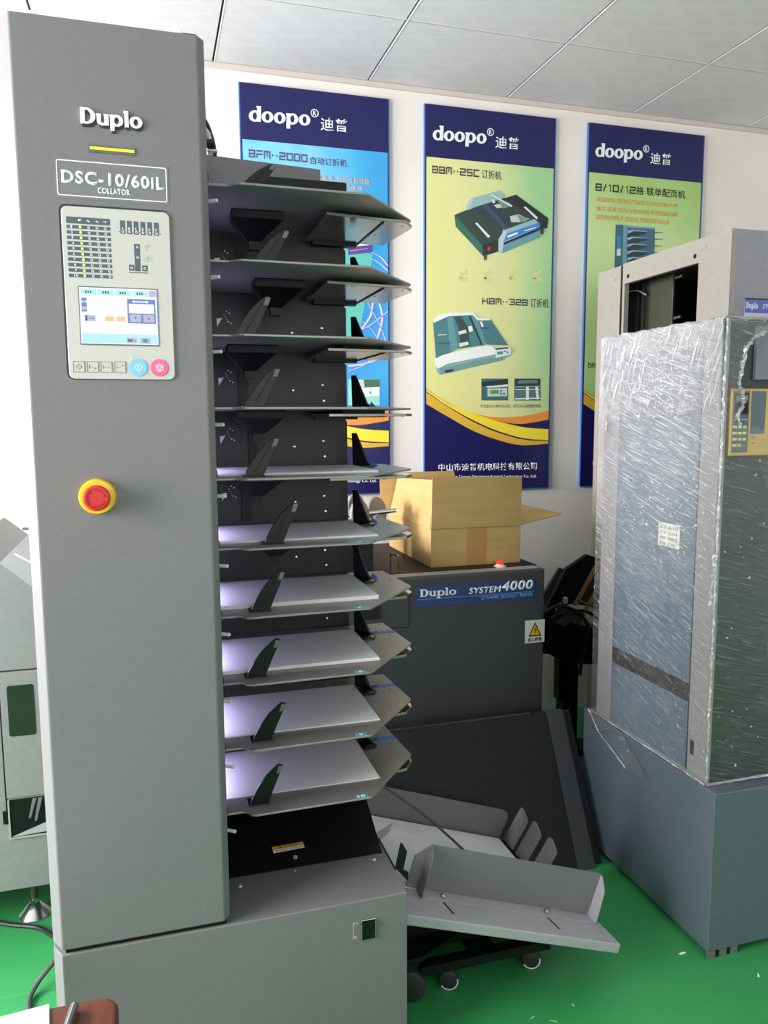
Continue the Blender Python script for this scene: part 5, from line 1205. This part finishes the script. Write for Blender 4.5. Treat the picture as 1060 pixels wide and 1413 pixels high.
# recessed outlet
wx0, wx1, wz0, wz1 = -.401, -.300, .262, .366
k = MB(); k.box(wx0, wx0+.004, LY-.002, LY+.003, wz0, wz1); k.box(wx0, wx1+.012, LY-.002, LY+.003, wz0-.004, wz0); k.box(wx1, wx1+.014, LY-.002, LY+.003, wz0, wz1); k.build('outlet_frame', M_greylt, lm)
plateY('outlet_opening', [(wx0+.004, wz0), (wx1, wz0), (wx1, wz1), (wx0+.004, wz1)], LY+.0015, .002, M_black, lm)
MB().prism([(wx0+.006, LY-.001, wz0+.002), (wx1, LY-.001, wz0+.006), (wx1, LY+.001, wz0+.034), (wx0+.03, LY+.001, wz0+.010)], (0, .002, 0)).build('outlet_floor', M_greylt, lm)
for xa, za in ((-.352, .312), (-.338, .302)): MB().prism([(xa, LY-.001, za), (xa+.005, LY-.001, za-.002), (xa+.022, LY-.001, .364), (xa+.012, LY-.001, .364)], (0, .002, 0)).build('outlet_finger', M_grey, lm)
MB().box(-.414, -.403, LY-.001, LY+.004, .302, .337).build('latch_slot', M_black, lm)
for x, y in ((-.36, 2.21), (-.90, 2.21), (-.36, 2.62), (-.90, 2.62)):
    ft = MB().lathe([(.042, 0), (.042, .004), (.032, .014), (.014, .034), (.010, .036), (.010, .050)], (x, y, 0), (0, 0, 1), 28).build('levelling_foot', M_chrome, lm, smooth=True)
    MB().cyl((x, y, .0502), (x, y, .1118), .009, 12).build('foot_stem', M_greencable, ft)

# ================================================================== CABLES, STOOL, SCRAPS
q = MB(); q.tube([(-.62, 2.30, .007), (-.50, 2.22, .007), (-.42, 2.17, .007), (-.34, 2.13, .007), (-.26, 2.05, .007), (-.10, 2.02, .007)], .006, 8, 8)
tag(q.build('floor_cable', M_cable, smooth=True), 'black cable running across the green floor past the levelling foot', 'cable')
q = MB(); pts = [P(x, y, 2, z) for x, y, z in ((90, 1305, .10), (72, 1330, .055), (52, 1356, .02), (40, 1382, .0065), (44, 1402, .0065), (62, 1406, .0065), (84, 1404, .0065))]
q.tube(pts, .006, 8, 8); o = q.build('floor_cable', M_greencable, smooth=True); tag(o, 'thin grey cable looping out beside the collator base at lower left', 'cable')
stool = thing('stool', 'brown stool with rounded seat at the bottom left corner', 'stool', (-.16, 1.16, 0))
MB().prism([(x, y, .405) for x, y in rounded(-.285, -.085, 1.06, 1.235, .03)], (0, 0, .036)).build('seat', M_brown, stool, bevel=.008, seg=3)
for x, y in ((-.262, 1.085), (-.108, 1.085), (-.262, 1.21), (-.108, 1.21)): MB().box(x-.013, x+.013, y-.013, y+.013, 0, .405).build('leg', M_brown, stool)
q = MB().prism([(-.290, 1.050, .4425), (-.168, 1.060, .4425), (-.190, 1.236, .4425), (-.300, 1.225, .4425)], (0, 0, .0022))
tag(q.build('paper_sheet', M_paper), 'white paper lying on the brown stool', 'paper')
a_, b_ = (-.175, 1.10), (-.160, 1.215)
tag(MB().cyl((-.168, 1.09, .4500), (-.150, 1.212, .4500), .0075, 12).build('steel_pen', M_chrome, None, smooth=True), 'shiny metal rod beside the white paper on the stool', 'rod')
SCR = [((942, 1316), .012, 'white paper scrap on the floor between stacker and wrapped cabinet'), ((1047, 1346), .010, 'white paper scrap on the floor at the right edge, before the wrapped cabinet'), ((791, 1387), .006, 'tiny pale scrap on the floor, right of the stacker casters'), ((764, 1409), .010, 'yellowish scrap at the bottom edge of the floor'), ((735, 1404), .007, 'greenish white scrap near the bottom edge, left of the yellowish one')]
for i, ((x, y), s_, l) in enumerate(SCR):
    p = P(x, y, 2, .001); an = .9*i
    pts = [(p.x+s_*math.cos(an+t)*f, p.y+s_*math.sin(an+t)*f, .0008+.002*(j == 1)) for j, (t, f) in enumerate(((0, 1), (.6, .45), (2.9, .9), (3.8, .4)))]
    tag(MB().prism(pts, (0, 0, .0008)).build('paper_scrap', mat('scrap_yellow', (205, 205, 140), .7) if i == 3 else M_paper), l, 'scrap', 'litter on the green floor')

for o in bpy.data.objects:
    if '_w' in o: del o['_w']
